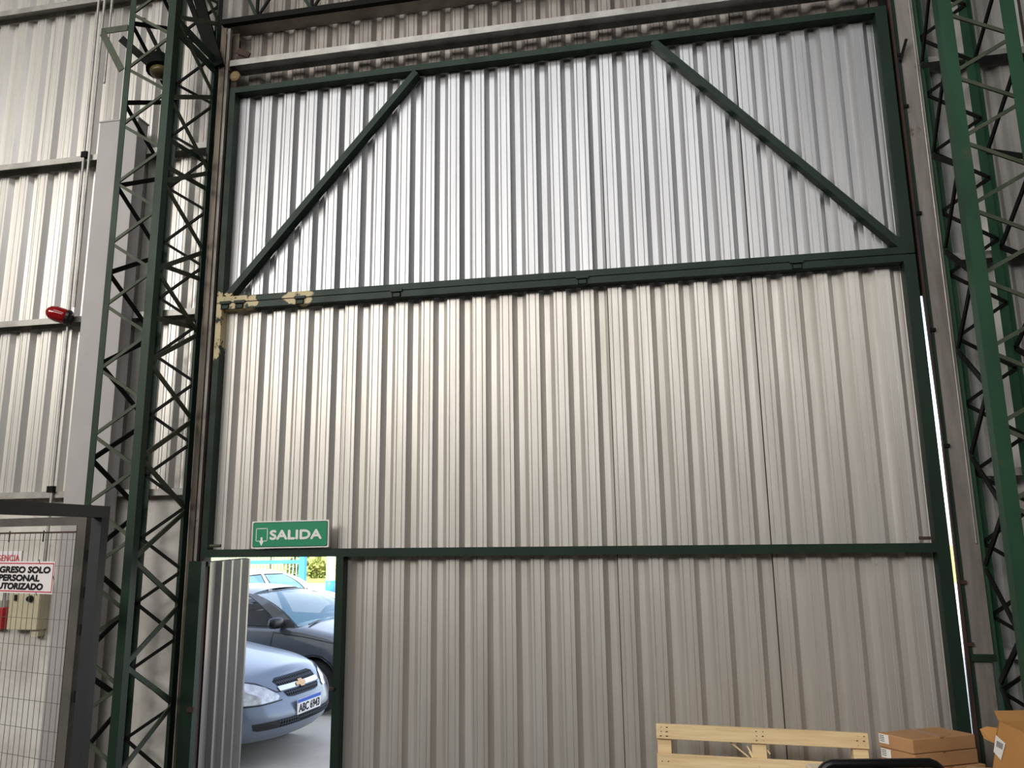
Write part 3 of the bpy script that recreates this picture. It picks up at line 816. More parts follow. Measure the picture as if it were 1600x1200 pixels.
# plan corners: left, front, right, back of the flat boxes (ztop 0.97)
FB = [(4.373, -0.478), (4.506, -0.617), (4.862, -0.451), (4.726, -0.31)]
def shift(p, dx, dy): return [(a + dx, b + dy) for a, b in p]
carton('flat brown carton with white label, topmost beside the pallet', FB, 0.97, 0.07, M['card'], 'flat cartons stacked by the pallet', [(0, 0.03, 0.30, 0.055, 0.045)])
carton('flat brown carton with white label, second from the top beside the pallet', shift(FB, 0.006, 0.006), 0.897, 0.07, M['card'], 'flat cartons stacked by the pallet', [(0, 0.03, 0.30, 0.055, 0.045)])
carton('tall brown carton under the flat cartons by the door', [(4.36, -0.47), (4.51, -0.63), (4.90, -0.45), (4.75, -0.30)], 0.823, 0.823, M['card'])
carton('pale carton with a plain lid in front of the stacked flat cartons', [(4.53, -1.02), (4.72, -1.05), (4.90, -0.70), (4.74, -0.665)], 0.87, 0.87, M['card_pale'], seam=False)
# big open carton at right
bx = thing('open_carton', 'large ochre carton with open flaps and a slanted white label, by the right edge', 'box', (5.0, -1.35, 0))
B0 = Vector((4.735, -1.14, 0))
fdir = Vector((0.09, -0.95, 0)).normalized()      # front-going edge
rdir = Vector((0.98, 0.19, 0)).normalized()
bz = 1.185
# stand on a lower carton
MBl = MB()
c4 = [B0 + rdir * 0.0, B0 + fdir * 0.5, B0 + fdir * 0.5 + rdir * 0.55, B0 + rdir * 0.55]
def wallq(p, q, z0, z1, lean=0.0, t=0.006):
    p = Vector(p); q = Vector(q); d = (q - p).normalized(); n_ = Vector((d.y, -d.x, 0))
    b = [p, q, q - n_ * t, p - n_ * t]
    return MB().add([v + Vector((0, 0, z0)) for v in b] + [v + n_ * lean + Vector((0, 0, z1)) for v in b],
                    [(3, 2, 1, 0), (4, 5, 6, 7), (0, 1, 5, 4), (1, 2, 6, 5), (2, 3, 7, 6), (3, 0, 4, 7)])
n_l = Vector((fdir.y, -fdir.x, 0))
LEAN = 0.13
b4 = [c4[0] + n_l * LEAN, c4[1] + n_l * LEAN, c4[2] + n_l * LEAN, c4[3] + n_l * LEAN]
def slab(i, j, name, t=0.006):
    p, q, r, u = b4[i], b4[j], c4[j], c4[i]
    inn = ((c4[0] + c4[2]) / 2 - (c4[i] + c4[j]) / 2).normalized() * t
    z0, z1 = Vector((0, 0, 0.68)), Vector((0, 0, bz))
    MB().add([p + z0, q + z0, r + z1, u + z1, p + z0 + inn, q + z0 + inn, r + z1 + inn, u + z1 + inn],
             [(0, 1, 2, 3), (7, 6, 5, 4), (0, 4, 5, 1), (1, 5, 6, 2), (2, 6, 7, 3), (3, 7, 4, 0)]).build(name, M['card_orange'], bx)
slab(0, 1, 'side_panel'); slab(1, 2, 'front_panel'); slab(2, 3, 'side_panel'); slab(3, 0, 'back_panel')
MB().add([v + Vector((0, 0, 0.685)) for v in b4], [(0, 1, 2, 3)]).build('bottom_panel', M['card_orange'], bx)
# side flap folded out to the left and back flap
MB().add([B0 + Vector((-0.0, 0.0, bz - 0.03)), B0 + Vector((-0.02, 0.02, bz - 0.10)), B0 + Vector((-0.055, 0.04, bz - 0.085)), B0 + Vector((-0.068, 0.04, bz - 0.045)), B0 + Vector((-0.04, 0.03, bz - 0.030))],
         [(0, 1, 2, 3, 4)]).build('flap', M['card_orange'], bx)
MB().add([c4[3] + Vector((0, 0, bz)), c4[0] + Vector((0, 0, bz)), c4[0] + Vector((0.03, 0.12, bz + 0.02)), c4[3] + Vector((0.0, 0.12, bz + 0.02))], [(0, 1, 2, 3)]).build('flap', M['card_orange'], bx)
def onside(u, dz, o=0.004):
    return c4[0] + fdir * u + n_l * (LEAN * dz / (bz - 0.68) + o) + Vector((0, 0, bz - dz))
lbq = MB().add([onside(0.0, 0.058), onside(0.0, 0.129), onside(0.067, 0.147), onside(0.085, 0.073)], [(0, 1, 2, 3)]).build('label', M['paper'], bx)
ik = MB()
for k in range(5):
    u0 = 0.018 + 0.011 * k
    ik.add([onside(u0, 0.078, 0.005), onside(u0, 0.102, 0.005), onside(u0 + 0.006, 0.103, 0.005), onside(u0 + 0.006, 0.079, 0.005)], [(0, 1, 2, 3)])
ik.build('print', M['ink'], lbq)
carton('brown carton lying beneath the large open ochre carton', [tuple(v.xy) for v in b4], 0.675, 0.675, M['card'], seam=False)
bd = thing('wrapped_bundle', 'reddish brown wrapped roll lying inside the large open carton', 'roll', (5.02, -1.4, 0.69))
MB().tube([c4[0] + fdir * 0.22 + rdir * 0.10 + Vector((0, 0, 1.12)), c4[0] + fdir * 0.30 + rdir * 0.48 + Vector((0, 0, 1.12))], 0.055, 12).build('roll', M['leather'], bd)
MB().tube([c4[0] + fdir * 0.25 + rdir * 0.28 + Vector((0, 0, 0.69)), c4[0] + fdir * 0.25 + rdir * 0.28 + Vector((0, 0, 1.08))], 0.05, 12).build('core', M['leather'], bd)

# platform cart with black push handle
ct = thing('platform_cart', 'black tubular push handle of a platform cart standing before the pallet', 'cart', (4.13, -1.40, 0))
hx0, hx1, hy0, hy1, hz = 3.872, 4.435, -1.46, -1.36, 1.058
def hpt(u, z): return (hx0 + (hx1 - hx0) * u, hy0 + (hy1 - hy0) * u, z)
pts = [hpt(0, 0.16), hpt(0, 0.93)]
for k in range(1, 7):
    a = math.radians(90 * k / 6); pts.append(hpt(0.13 * (1 - math.cos(a)), 0.93 + 0.10 * math.sin(a) + 0.028 * k / 6 - 0.0))
for k in range(0, 7):
    a = math.radians(90 * k / 6); pts.append(hpt(1 - 0.13 * (1 - math.sin(a)), 0.93 + 0.10 * math.cos(a) + 0.028 * (6 - k) / 6))
pts.append(hpt(1, 0.16))
MB().tube(pts, 0.020, 12).build('handle', M['black_gloss'], ct, smooth=True)
MB().bar(hpt(0.53, 1.045), hpt(0.53, 0.16), 0.055, 0.02).build('centre_plate', M['black_gloss'], ct)
MB().box(3.80, 4.50, -2.15, -1.36, 0.13, 0.17).build('platform', M['black_plastic'], ct)
for wx, wy in ((3.88, -2.05), (4.42, -2.05), (3.88, -1.46), (4.42, -1.46)):
    MB().lathe((wx - 0.015, wy, 0.06), (1, 0, 0), [(0.03, 0), (0.06, 0.004), (0.06, 0.026), (0.03, 0.03)], 16).box(wx - 0.02, wx + 0.02, wy - 0.02, wy + 0.02, 0.08, 0.13).build('caster', M['rubber'], ct)
carton('cream board carton standing just behind the black cart handle', [(3.90, -1.30), (4.42, -1.20), (4.40, -1.08), (3.88, -1.18)], 0.985, 0.985, M['cream'], seam=False)

# ------------------------------------------------------------------ cars
def lerp(a, b, t): return a + (b - a) * t
def smooth(t): t = max(0, min(1, t)); return t * t * (3 - 2 * t)
def interp(tab, x):
    if x <= tab[0][0]: return tab[0][1]
    for (a, va), (b, vb) in zip(tab, tab[1:]):
        if x <= b:
            t = (x - a) / (b - a); return lerp(va, vb, t)
    return tab[-1][1]

class Car:
    def __init__(s, name, label, L, W, H, paint, glass, loc, heading, nose=0.62, zb=0.20, wheels=(-0.78, -3.23), front=True, roofz=None, cowl=-1.12, roof_f=-1.85, roof_r=-2.95, base_r=-3.45, side=True):
        s.L, s.W, s.H = L, W, H
        s.root = thing(name, label, 'car', (loc[0], loc[1], loc[2] if len(loc) > 2 else -0.02))
        s.root.rotation_euler = (0, 0, heading)
        s.paint = M[paint]; s.glass = M[glass]
        s.nose = nose; s.zb = zb; s.cowl = cowl; s.base_r = base_r; s.roof_f = roof_f; s.roof_r = roof_r; s.wheels = wheels
        s.ztab = [(-L, 0.88), (-L + 0.1, 0.97), (base_r - 0.1, 1.00), (base_r, 0.985), (cowl - 0.4, 0.955), (cowl, 0.955), (cowl + 0.5, 0.875), (-0.30, 0.785), (-0.12, 0.735), (0, 0.70)]
        s.body()
        s.greenhouse()
        for wx in wheels:
            for sy in (-1, 1): s.wheel(wx, sy)
    def ztop(s, x): return interp(s.ztab, x)
    def section(s, t):      # t 0 bottom .. 1 top edge: (front inset, half width factor)
        fi = interp([(0, 0.10), (0.12, 0.035), (0.30, 0.0), (0.45, 0.0), (0.62, 0.03), (0.80, 0.07), (0.93, 0.14), (1, 0.22)], t)
        wf = interp([(0, 0.90), (0.10, 0.955), (0.35, 0.995), (0.55, 1.0), (0.75, 0.985), (0.90, 0.95), (0.97, 0.915), (1, 0.88)], t)
        return fi, wf
    def outline(s, t):
        fi, wf = s.section(t)
        hw = s.W / 2 * wf; n0 = s.nose; r0 = 0.42
        pts = []
        p = 2.5
        for k in range(0, 19):            # nose arc (superellipse)
            a = math.radians(90 * k / 18)
            cx = math.cos(a) ** (2 / p); cy = math.sin(a) ** (2 / p)
            pts.append((-fi - n0 * (1 - cx), hw * cy))
        x0 = pts[-1][0]; x1 = -s.L + r0 + fi * 0.5
        n = int((x0 - x1) / 0.045)
        for k in range(1, n):
            pts.append((lerp(x0, x1, k / n), hw))
        for k in range(0, 13):
            a = math.radians(90 * k / 12)
            cx = math.sin(a) ** (2 / 3.0); cy = math.cos(a) ** (2 / 3.0) if k < 12 else 0
            pts.append((x1 - (r0 - 0) * cx, hw * cy))
        return pts
    def body(s):
        ts = [0, 0.06, 0.12, 0.2, 0.3, 0.38, 0.45, 0.53, 0.62, 0.71, 0.80, 0.87, 0.93, 0.97, 1.0]
        zb = s.zb
        nmin = min(len(s.outline(t)) for t in ts)
        rows = []
        for t in ts:
            o = s.outline(t)
            # resample so every row has the same count: pick the middle straight part uniformly
            if len(o) != nmin:
                head, tail = o[:19], o[-13:]
                m = nmin - 32
                head_e, tail_s = head[-1], tail[0]
                mid = [(lerp(head_e[0], tail_s[0], (k + 1) / (m + 1)), head_e[1]) for k in range(m)]
                o = head + mid + tail
            rows.append([(x, y, lerp(zb + (0.03 if x > -0.4 else 0), s.ztop(x), t)) for x, y in o])
        n = nmin
        R = 0.345
        vs = []; fs = []
        for side in (-1, 1):
            base = len(vs)
            pts = [(x, y * side, z) for r in rows for x, y, z in r]
            inside = [False] * len(pts)
            snapped = list(pts)
            for i, (x, y, z) in enumerate(pts):
                if abs(y) < s.W * 0.36: continue
                for wx in s.wheels:
                    d = math.hypot(x - wx, z - 0.31)
                    if d < R:
                        inside[i] = True
                        if d > 1e-4: snapped[i] = (wx + (x - wx) * R / d, y, max(zb, 0.31 + (z - 0.31) * R / d) if z > zb else z)
            vs += snapped
            for j in range(len(ts) - 1):
                for i in range(n - 1):
                    q = (j * n + i, j * n + i + 1, (j + 1) * n + i + 1, (j + 1) * n + i)
                    if all(inside[k] for k in q): continue
                    fs.append(tuple(base + k for k in q))
        # top deck between both sides
        top0 = (len(ts) - 1) * n
        per = len(rows) * n
        m = 10
        grid = []
        for i in range(n):
            a = vs[top0 + i]; b = vs[per + top0 + i]
            row = [top0 + i]
            for k in range(1, m):
                u = k / m; yy = lerp(a[1], b[1], u)
                crown = 0.045 * (1 - (2 * u - 1) ** 2) * min(1, abs(a[1]) / 0.4)
                vs.append((a[0], yy, a[2] + crown)); row.append(len(vs) - 1)
            row.append(per + top0 + i); grid.append(row)
        for i in range(n - 1):
            xm = vs[grid[i][0]][0]
            for k in range(m):
                if s.base_r + 0.06 < xm < s.cowl - 0.12 and 0 < k < m - 1: continue     # cabin is open
                fs.append((grid[i][k], grid[i + 1][k], grid[i + 1][k + 1], grid[i][k + 1]))
        # floor
        me_mb = MB().add(vs, fs)
        o = me_mb.build('body', s.paint, s.root, smooth=True, local=True)
        bm = bmesh.new(); bm.from_mesh(o.data); bmesh.ops.remove_doubles(bm, verts=bm.verts, dist=0.0005)
        bmesh.ops.recalc_face_normals(bm, faces=bm.faces); bm.to_mesh(o.data)
        s.bvh = BVHTree.FromBMesh(bm); bm.free()
        s.bodyo = o
        u = MB().box(-s.L + 0.35, -0.45, -s.W / 2 + 0.22, s.W / 2 - 0.22, 0.20, 0.26)
        u.box(-s.L + 0.3, s.base_r, -s.W / 2 + 0.2, s.W / 2 - 0.2, 0.26, 0.6).box(s.cowl - 0.15, -0.5, -0.5, 0.5, 0.26, 0.62)
        u.build('underbody', M['dark_void'], s.root, local=True)
        for wx in s.wheels:
            for sy in (-1, 1):
                lin_ = MB()
                pts = []
                for k in range(17):
                    a = math.radians(-20 + 220 * k / 16)
                    pts.append((wx + 0.348 * math.cos(a), 0.31 + 0.348 * math.sin(a)))
                y0, y1 = sy * (s.W / 2 - 0.03), sy * (s.W / 2 - 0.30)
                k = len(pts)
                lin_.add([(x, y0, max(z, 0.19)) for x, z in pts] + [(x, y1, max(z, 0.19)) for x, z in pts],
                         [(i, i + 1, k + i + 1, k + i) for i in range(k - 1)] + [tuple(k + i for i in range(k))])
                lin_.build('wheel_arch_liner', M['dark_void'], s.root, local=True)
    def greenhouse(s):
        H = s.H; hwb = s.W / 2 * 0.90; hwr = s.W / 2 * 0.69
        def base(u):      # side base line, u 0 front .. 1 rear
            x = lerp(s.cowl, s.base_r, u); return Vector((x, -hwb * (1 - 0.06 * (1 - smooth(u * 6))), s.ztop(x) - 0.015))
        def roof(u):
            x = lerp(s.roof_f, s.roof_r, u)
            z = H - 0.03 - 0.06 * (2 * u - 0.85) ** 2
            return Vector((x, -hwr * (1 - 0.05 * (2 * u - 1) ** 2), z))
        def S(u, v):
            a, b = base(u), roof(u)
            p = a.lerp(b, v)
            bul = math.sin(math.pi * v) * 0.03
            p.y -= bul
            # round the pillars a little
            if u < 0.25: p += Vector((0.05 * math.sin(math.pi * v) * (1 - u * 4), 0, 0.05 * math.sin(math.pi * v) * (1 - u * 4)))
            return p
        def patch(us, vs_, fn, mirror):
            mb = MB(); nu = len(us); nv = len(vs_)
            for sy in ((1, -1) if mirror == 2 else ((1,) if mirror == 1 else (-1,))):
                pts = []
                for u in us:
                    for v in vs_:
                        p = fn(u, v); pts.append((p.x, p.y * sy, p.z))
                mb.add(pts, [(i * nv + j, (i + 1) * nv + j, (i + 1) * nv + j + 1, i * nv + j + 1) for i in range(nu - 1) for j in range(nv - 1)])
            return mb
        def rng(a, b, n): return [lerp(a, b, k / n) for k in range(n + 1)]
        # windows: (u0,u1)
        uA, uB0, uB1, uC = 0.085, 0.44, 0.485, 0.80
        v0, v1 = 0.05, 0.88
        cab = MB()
        def addp(us, vs_, fn=S):
            for sy in (1, -1):
                m1 = patch(us, vs_, fn, 1 if sy == 1 else 0); cab.add(m1.v, m1.f)
        addp(rng(0, uA, 2), rng(0, 1, 8)); addp(rng(uB0, uB1, 1), rng(0, 1, 8)); addp(rng(uC, 1, 3), rng(0, 1, 8))
        for a, b in ((uA, uB0), (uB1, uC)):
            addp(rng(a, b, 6), rng(0, v0, 1)); addp(rng(a, b, 6), rng(v1, 1, 2))
        # roof skin
        us = rng(0, 1, 12); m = 10; pts = []
        for u in us:
            r = roof(u)
            for k in range(m + 1):
                t = k / m * 2 - 1
                pts.append((r.x, r.y * -t, r.z + 0.045 * (1 - abs(t) ** 2.4)))
        cab.add(pts, [(i * (m + 1) + j, (i + 1) * (m + 1) + j, (i + 1) * (m + 1) + j + 1, i * (m + 1) + j + 1) for i in range(12) for j in range(m)])
        cab.build('cabin_shell', s.paint, s.root, smooth=True, local=True)
        # front and rear screens between the two pillar edges
        def screen(u0, curve):
            def f(u, v):
                p = S(u0, v); y = p.y * (1 - 2 * u)
                q = Vector((p.x, y, p.z)); k = 1 - (2 * u - 1) ** 2
                q.x += curve * k; q.z += 0.03 * k * v
                return q
            return f
        for nm, u0, cv in (('windscreen', 0.0, 0.10), ('rear_window', 1.0, -0.10)):
            mb = patch(rng(0.0, 1.0, 12), rng(0.0, 1.0, 8), screen(u0, cv), 1)
            mb.build(nm, s.glass if nm == 'windscreen' else M['glass_dark'], s.root, smooth=True, local=True)
            # black border band
            tr = MB()
            f = screen(u0, cv)
            for uu, vv in (([0, .02], rng(0, 1, 8)), ([.98, 1], rng(0, 1, 8)), (rng(0, 1, 10), [0, .05]), (rng(0, 1, 10), [.965, 1])):
                mm = patch(uu, vv, lambda u, v: f(u, v) + Vector((0.004 if u0 == 0 else -0.004, 0, 0.003)), 1); tr.add(mm.v, mm.f)
            tr.build('screen_seal', M['black_plastic'], s.root, smooth=True, local=True)
        for sy, nmz in ((1, ''), (0, '')):
            for a, b in ((uA, uB0), (uB1, uC)):
                mb = patch(rng(a, b, 6), rng(v0, v1, 6), S, sy)
                wdw = mb.build('side_window', M['glass_dark'] if s.glass is M['glass_dark'] or s.paint is M['paint_gray'] else s.glass, s.root, smooth=True, local=True)
                sl = MB()
                e = 0.012
                def S2(u, v):
                    p = S(u, v); p.y -= 0.004; return p
                for uu, vv in (([a, a + e], rng(v0, v1, 6)), ([b - e, b], rng(v0, v1, 6)), (rng(a, b, 6), [v0, v0 + .04]), (rng(a, b, 6), [v1 - .04, v1])):
                    mm = patch(uu, vv, S2, sy); sl.add(mm.v, mm.f)
                sl.build('window_seal', M['black_plastic'], wdw, smooth=True, local=True)
        # seats and dashboard inside
        for x in (s.cowl - 1.25, ):
            for y in (-0.34, 0.34):
                sb = MB().bar((x, y, 0.45), (x - 0.22, y, 1.02), 0.44, 0.12, (1, 0, 0.3)).bar((x - 0.225, y, 1.04), (x - 0.25, y, 1.20), 0.24, 0.08, (1, 0, 0.3))
                sb.box(x - 0.02, x + 0.45, y - 0.23, y + 0.23, 0.33, 0.47)
                sb.build('seat', M['seat'], s.root, local=True, bevel=0.02)
        MB().box(s.cowl - 0.45, s.cowl - 0.05, -0.60, 0.60, 0.62, 0.90).build('dashboard', M['seat'], s.root, local=True)
        s.S = S
    def wheel(s, wx, sy):
        c = (wx, sy * (s.W / 2 - 0.03), 0.305)
        ax = (0, sy, 0)
        w_ = MB().lathe((c[0], c[1] - sy * 0.18, c[2]), ax, [(0.19, 0.0), (0.27, 0.0), (0.295, 0.02), (0.305, 0.05), (0.305, 0.13), (0.297, 0.165), (0.275, 0.185), (0.215, 0.18), (0.20, 0.16)], 36)
        ty = w_.build('wheel', M['rubber'], s.root, smooth=True, local=True)
        hub = MB()
        hub.lathe((c[0], c[1], c[2]), ax, [(0.05, -0.04), (0.05, 0.0), (0.03, 0.008)], 14)
        hub.lathe((c[0], c[1], c[2]), ax, [(0.212, -0.02), (0.212, 0.0), (0.194, 0.004), (0.19, -0.02)], 36)
        for k in range(12):
            a = 2 * math.pi * k / 12 + 0.13
            d = Vector((math.cos(a), 0, math.sin(a)))
            hub.bar(Vector(c) + d * 0.045 - Vector((0, sy * 0.012, 0)), Vector(c) + d * 0.195 - Vector((0, sy * 0.006, 0)), 0.034, 0.014, (0, sy, 0))
        hub.build('hubcap', M['alloy'], ty, local=True)
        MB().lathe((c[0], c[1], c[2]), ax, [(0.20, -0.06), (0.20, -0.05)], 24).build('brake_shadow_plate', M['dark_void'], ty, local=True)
    # ---- surface-following details
    def hit(s, o, d):
        r = s.bvh.ray_cast(Vector(o), Vector(d).normalized())
        return r[0], r[1]
    def front_patch(s, name, poly, m, off=0.004, n=26, par=None, yaw=0.0, depth=None):
        """poly in (y,z); laid onto the nose by rays travelling rearward (turned by yaw)"""
        dirv = Vector((-math.cos(yaw), math.sin(yaw), 0))
        ys = [p[0] for p in poly]; zs = [p[1] for p in poly]
        bm = bmesh.new()
        f = bm.faces.new([bm.verts.new((p[0], p[1], 0)) for p in poly])
        # cut into a grid so that the patch follows the curve
        y0, y1, z0, z1 = min(ys), max(ys), min(zs), max(zs)
        for k in range(1, n):
            for co, no in (((lerp(y0, y1, k / n), 0, 0), (1, 0, 0)), ((0, lerp(z0, z1, k / n), 0), (0, 1, 0))):
                if no[1] and k % 2: continue
                bmesh.ops.bisect_plane(bm, geom=bm.verts[:] + bm.edges[:] + bm.faces[:], plane_co=co, plane_no=no)
        ok = True
        for v in bm.verts:
            y, z = v.co.x, v.co.y
            org = Vector((0, y, z)) - dirv * 1.5
            h, nn = s.hit(org, dirv)
            if h is None:
                h = Vector((-0.3, y, z)); nn = Vector((1, 0, 0))
            if nn.dot(dirv) > 0: nn = -nn
            v.co = h + nn * off
        me = bpy.data.meshes.new(name); bmesh.ops.recalc_face_normals(bm, faces=bm.faces)
        bm.to_mesh(me); bm.free(); me.materials.append(m)
        for p in me.polygons: p.use_smooth = True
        o = bpy.data.objects.new(name, me); COL.objects.link(o); o.parent = par or s.root
        return o
    def line(s, name, pts, m, w_, d, off=0.003, par=None):
        """ribbon following the body: pts are 3-D starts cast along d"""
        hits = []
        P = []
        for a, b in zip(pts, pts[1:]):
            for k in range(8): P.append(Vector(a).lerp(Vector(b), k / 8))
        P.append(Vector(pts[-1]))
        for p in P:
            h, nn = s.hit(p - Vector(d) * 1.0, d)
            if h is not None:
                if nn.dot(Vector(d)) > 0: nn = -nn
                hits.append((h + nn * off, nn))
        mb = MB(); vs = []
        for i, (h, nn) in enumerate(hits):
            t = hits[min(i + 1, len(hits) - 1)][0] - hits[max(i - 1, 0)][0]
            u = t.cross(nn); u.normalize() if u.length > 1e-6 else None
            vs += [h + u * w_ / 2, h - u * w_ / 2]
        mb.add(vs, [(2 * i, 2 * i + 1, 2 * i + 3, 2 * i + 2) for i in range(len(hits) - 1)])
        return mb.build(name, m, par or s.root, smooth=True, local=True)
    def mirror_pod(s, m):
        for sy in (-1, 1):
            p = s.S(0.07, 0.06); x, y, z = p.x, abs(p.y) * sy, p.z
            bmm = bmesh.new()
            bmesh.ops.create_uvsphere(bmm, u_segments=16, v_segments=10, radius=1)
            for v in bmm.verts:
                c = v.co
                c.x = math.copysign(abs(c.x) ** 0.7, c.x) * 0.065; c.y = math.copysign(abs(c.y) ** 0.6, c.y) * 0.11; c.z = math.copysign(abs(c.z) ** 0.7, c.z) * 0.066
                v.co = c + Vector((x, y + sy * 0.13, z + 0.055))
            me = bpy.data.meshes.new('wing_mirror'); bmm.to_mesh(me); bmm.free(); me.materials.append(m)
            for p_ in me.polygons: p_.use_smooth = True
            o = bpy.data.objects.new('wing_mirror', me); COL.objects.link(o); o.parent = s.root
            MB().bar((x, y - sy * 0.01, z + 0.02), (x, y + sy * 0.10, z + 0.03), 0.07, 0.035, (0, 0, 1)).build('mirror_stalk', M['black_plastic'], s.root, local=True)

# silver-blue saloon, nose toward the wicket
c1 = Car('silver_car', 'silver-blue saloon car with its nose showing in the wicket opening', 4.05, 1.62, 1.42, 'paint_silver', 'glass_blue', (-0.10, 2.12), math.radians(-7.0), nose=0.66, zb=0.225, cowl=-1.38, roof_f=-2.1)
b_ = c1.front_patch('headlight', [(-0.795, 0.745), (-0.72, 0.77), (-0.58, 0.755), (-0.45, 0.705), (-0.35, 0.62), (-0.38, 0.592), (-0.55, 0.58), (-0.70, 0.585)], M['lamp_lens'], 0.008, yaw=0.0)
c1.line('lamp_rim', [(-0.60, -0.75, 0.60), (-0.60, -0.70, 0.68), (-0.60, -0.64, 0.765)], M['chrome'], 0.012, (-1, 0.0, 0), 0.012)
c1.front_patch('headlight', [(0.795, 0.745), (0.72, 0.77), (0.58, 0.755), (0.45, 0.705), (0.35, 0.62), (0.38, 0.592), (0.55, 0.58), (0.70, 0.585)], M['lamp_lens'], 0.008, yaw=0.0)
c1.front_patch('upper_grille', [(-0.30, 0.685), (0.30, 0.685), (0.32, 0.735), (0.27, 0.755), (-0.27, 0.755), (-0.32, 0.735)], M['grille'], 0.006)
c1.front_patch('lower_grille', [(-0.285, 0.645), (0.285, 0.645), (0.25, 0.60), (0.18, 0.59), (-0.18, 0.59), (-0.25, 0.60)], M['grille'], 0.006)
c1.front_patch('chrome_bar', [(-0.32, 0.69), (0.32, 0.69), (0.32, 0.652), (-0.32, 0.652)], M['chrome'], 0.010)
c1.front_patch('bowtie_emblem', [(-0.075, 0.685), (-0.03, 0.685), (-0.03, 0.702), (0.035, 0.702), (0.035, 0.685), (0.078, 0.685), (0.066, 0.657), (0.03, 0.657), (0.03, 0.641), (-0.035, 0.641), (-0.035, 0.657), (-0.088, 0.657)], M['gold'], 0.018, 12)
c1.front_patch('air_intake', [(-0.40, 0.365), (0.40, 0.365), (0.42, 0.43), (-0.42, 0.43)], M['grille'], 0.006)
c1.front_patch('fog_lamp_recess', [(-0.68, 0.425), (-0.43, 0.43), (-0.41, 0.362), (-0.62, 0.362), (-0.66, 0.375)], M['black_plastic'], 0.006, yaw=0.25)
c1.front_patch('fog_lamp_recess', [(0.68, 0.425), (0.43, 0.43), (0.41, 0.362), (0.62, 0.362), (0.66, 0.375)], M['black_plastic'], 0.006, yaw=-0.25)
c1.line('hood_gap', [(-0.6, -0.76, 0.80), (-0.6, -0.66, 0.785), (-0.6, -0.50, 0.745), (-0.6, -0.36, 0.655), (-0.6, -0.31, 0.65)], M['sign_black'], 0.010, (-1, 0, 0))
c1.line('hood_gap', [(-0.6, 0.76, 0.80), (-0.6, 0.66, 0.785), (-0.6, 0.50, 0.745), (-0.6, 0.36, 0.655), (-0.6, 0.31, 0.65)], M['sign_black'], 0.010, (-1, 0, 0))
c1.line('bumper_gap', [(-0.6, -0.76, 0.575), (-0.6, -0.55, 0.572), (-0.6, -0.33, 0.585)], M['sign_black'], 0.010, (-1, 0, 0))
h, _ = c1.hit((1.5, 0, 0.50), (-1, 0, 0))
pt = MB().box(h.x + 0.012, h.x + 0.02, -0.20, 0.20, 0.43, 0.562).build('number_plate', M['white_plastic'], c1.root, local=True)
MB().box(h.x + 0.02, h.x + 0.0215, -0.198, 0.198, 0.53, 0.56).build('plate_band', M['plate_blue'], pt, local=True)
RP = Matrix(((0, 0, 1), (1, 0, 0), (0, 1, 0))).to_4x4()     # text x -> +y, text y -> z, facing +x
put_text('ABC 6943', 0.08, M['sign_black'], pt, Matrix.Translation((h.x + 0.0212, -0.175, 0.446)) @ RP, 0.0025, fit=(0.35, 0.07))
c1.mirror_pod(c1.paint)

# dark grey hatchback behind it, seen from its right side
c2 = Car('grey_car', 'dark grey car standing side-on behind the silver-blue car', 3.95, 1.66, 1.41, 'paint_gray', 'glass_blue', (0.10, 4.45), math.radians(-10.0), nose=0.55, wheels=(-0.80, -3.25), cowl=-1.12, roof_f=-1.95, roof_r=-3.1, base_r=-3.75)
c2.mirror_pod(M['black_plastic'])
for pts in ([(-1.42, -0.8, 0.94), (-1.44, -0.8, 0.60), (-1.40, -0.8, 0.26)], ):
    c2.line('door_gap', pts, M['sign_black'], 0.008, (0, 1, 0))
c2.line('wing_gap', [(-1.42, -0.8, 0.905), (-1.0, -0.8, 0.872), (-0.5, -0.8, 0.80)], M['sign_black'], 0.009, (0, 1, 0))
c2.line('body_crease', [(-3.4, -0.8, 0.66), (-1.44, -0.8, 0.60)], M['sign_black'], 0.006, (0, 1, 0))
for y0 in (-0.55, 0.05):
    p0 = Vector((c2.cowl + 0.05, y0, 0.985)); p1 = Vector((c2.cowl - 0.04, y0 + 0.50, 1.02))
    MB().bar(p0, p1, 0.02, 0.012, (0, 0, 1)).build('wiper', M['black_plastic'], c2.root, local=True)
c2.line('wheel_arch_lip', [(-0.80 + 0.365 * math.cos(math.radians(a)), -0.8, 0.31 + 0.365 * math.sin(math.radians(a))) for a in range(170, 0, -20)], M['black_plastic'], 0.012, (0, 1, 0))

# white saloon further back
c3 = Car('white_car', 'white saloon car parked in the sun before the blue fence', 4.3, 1.68, 1.42, 'paint_white', 'glass_blue', (-3.92, 11.6), math.radians(62.0))
c3.mirror_pod(M['paint_white'])

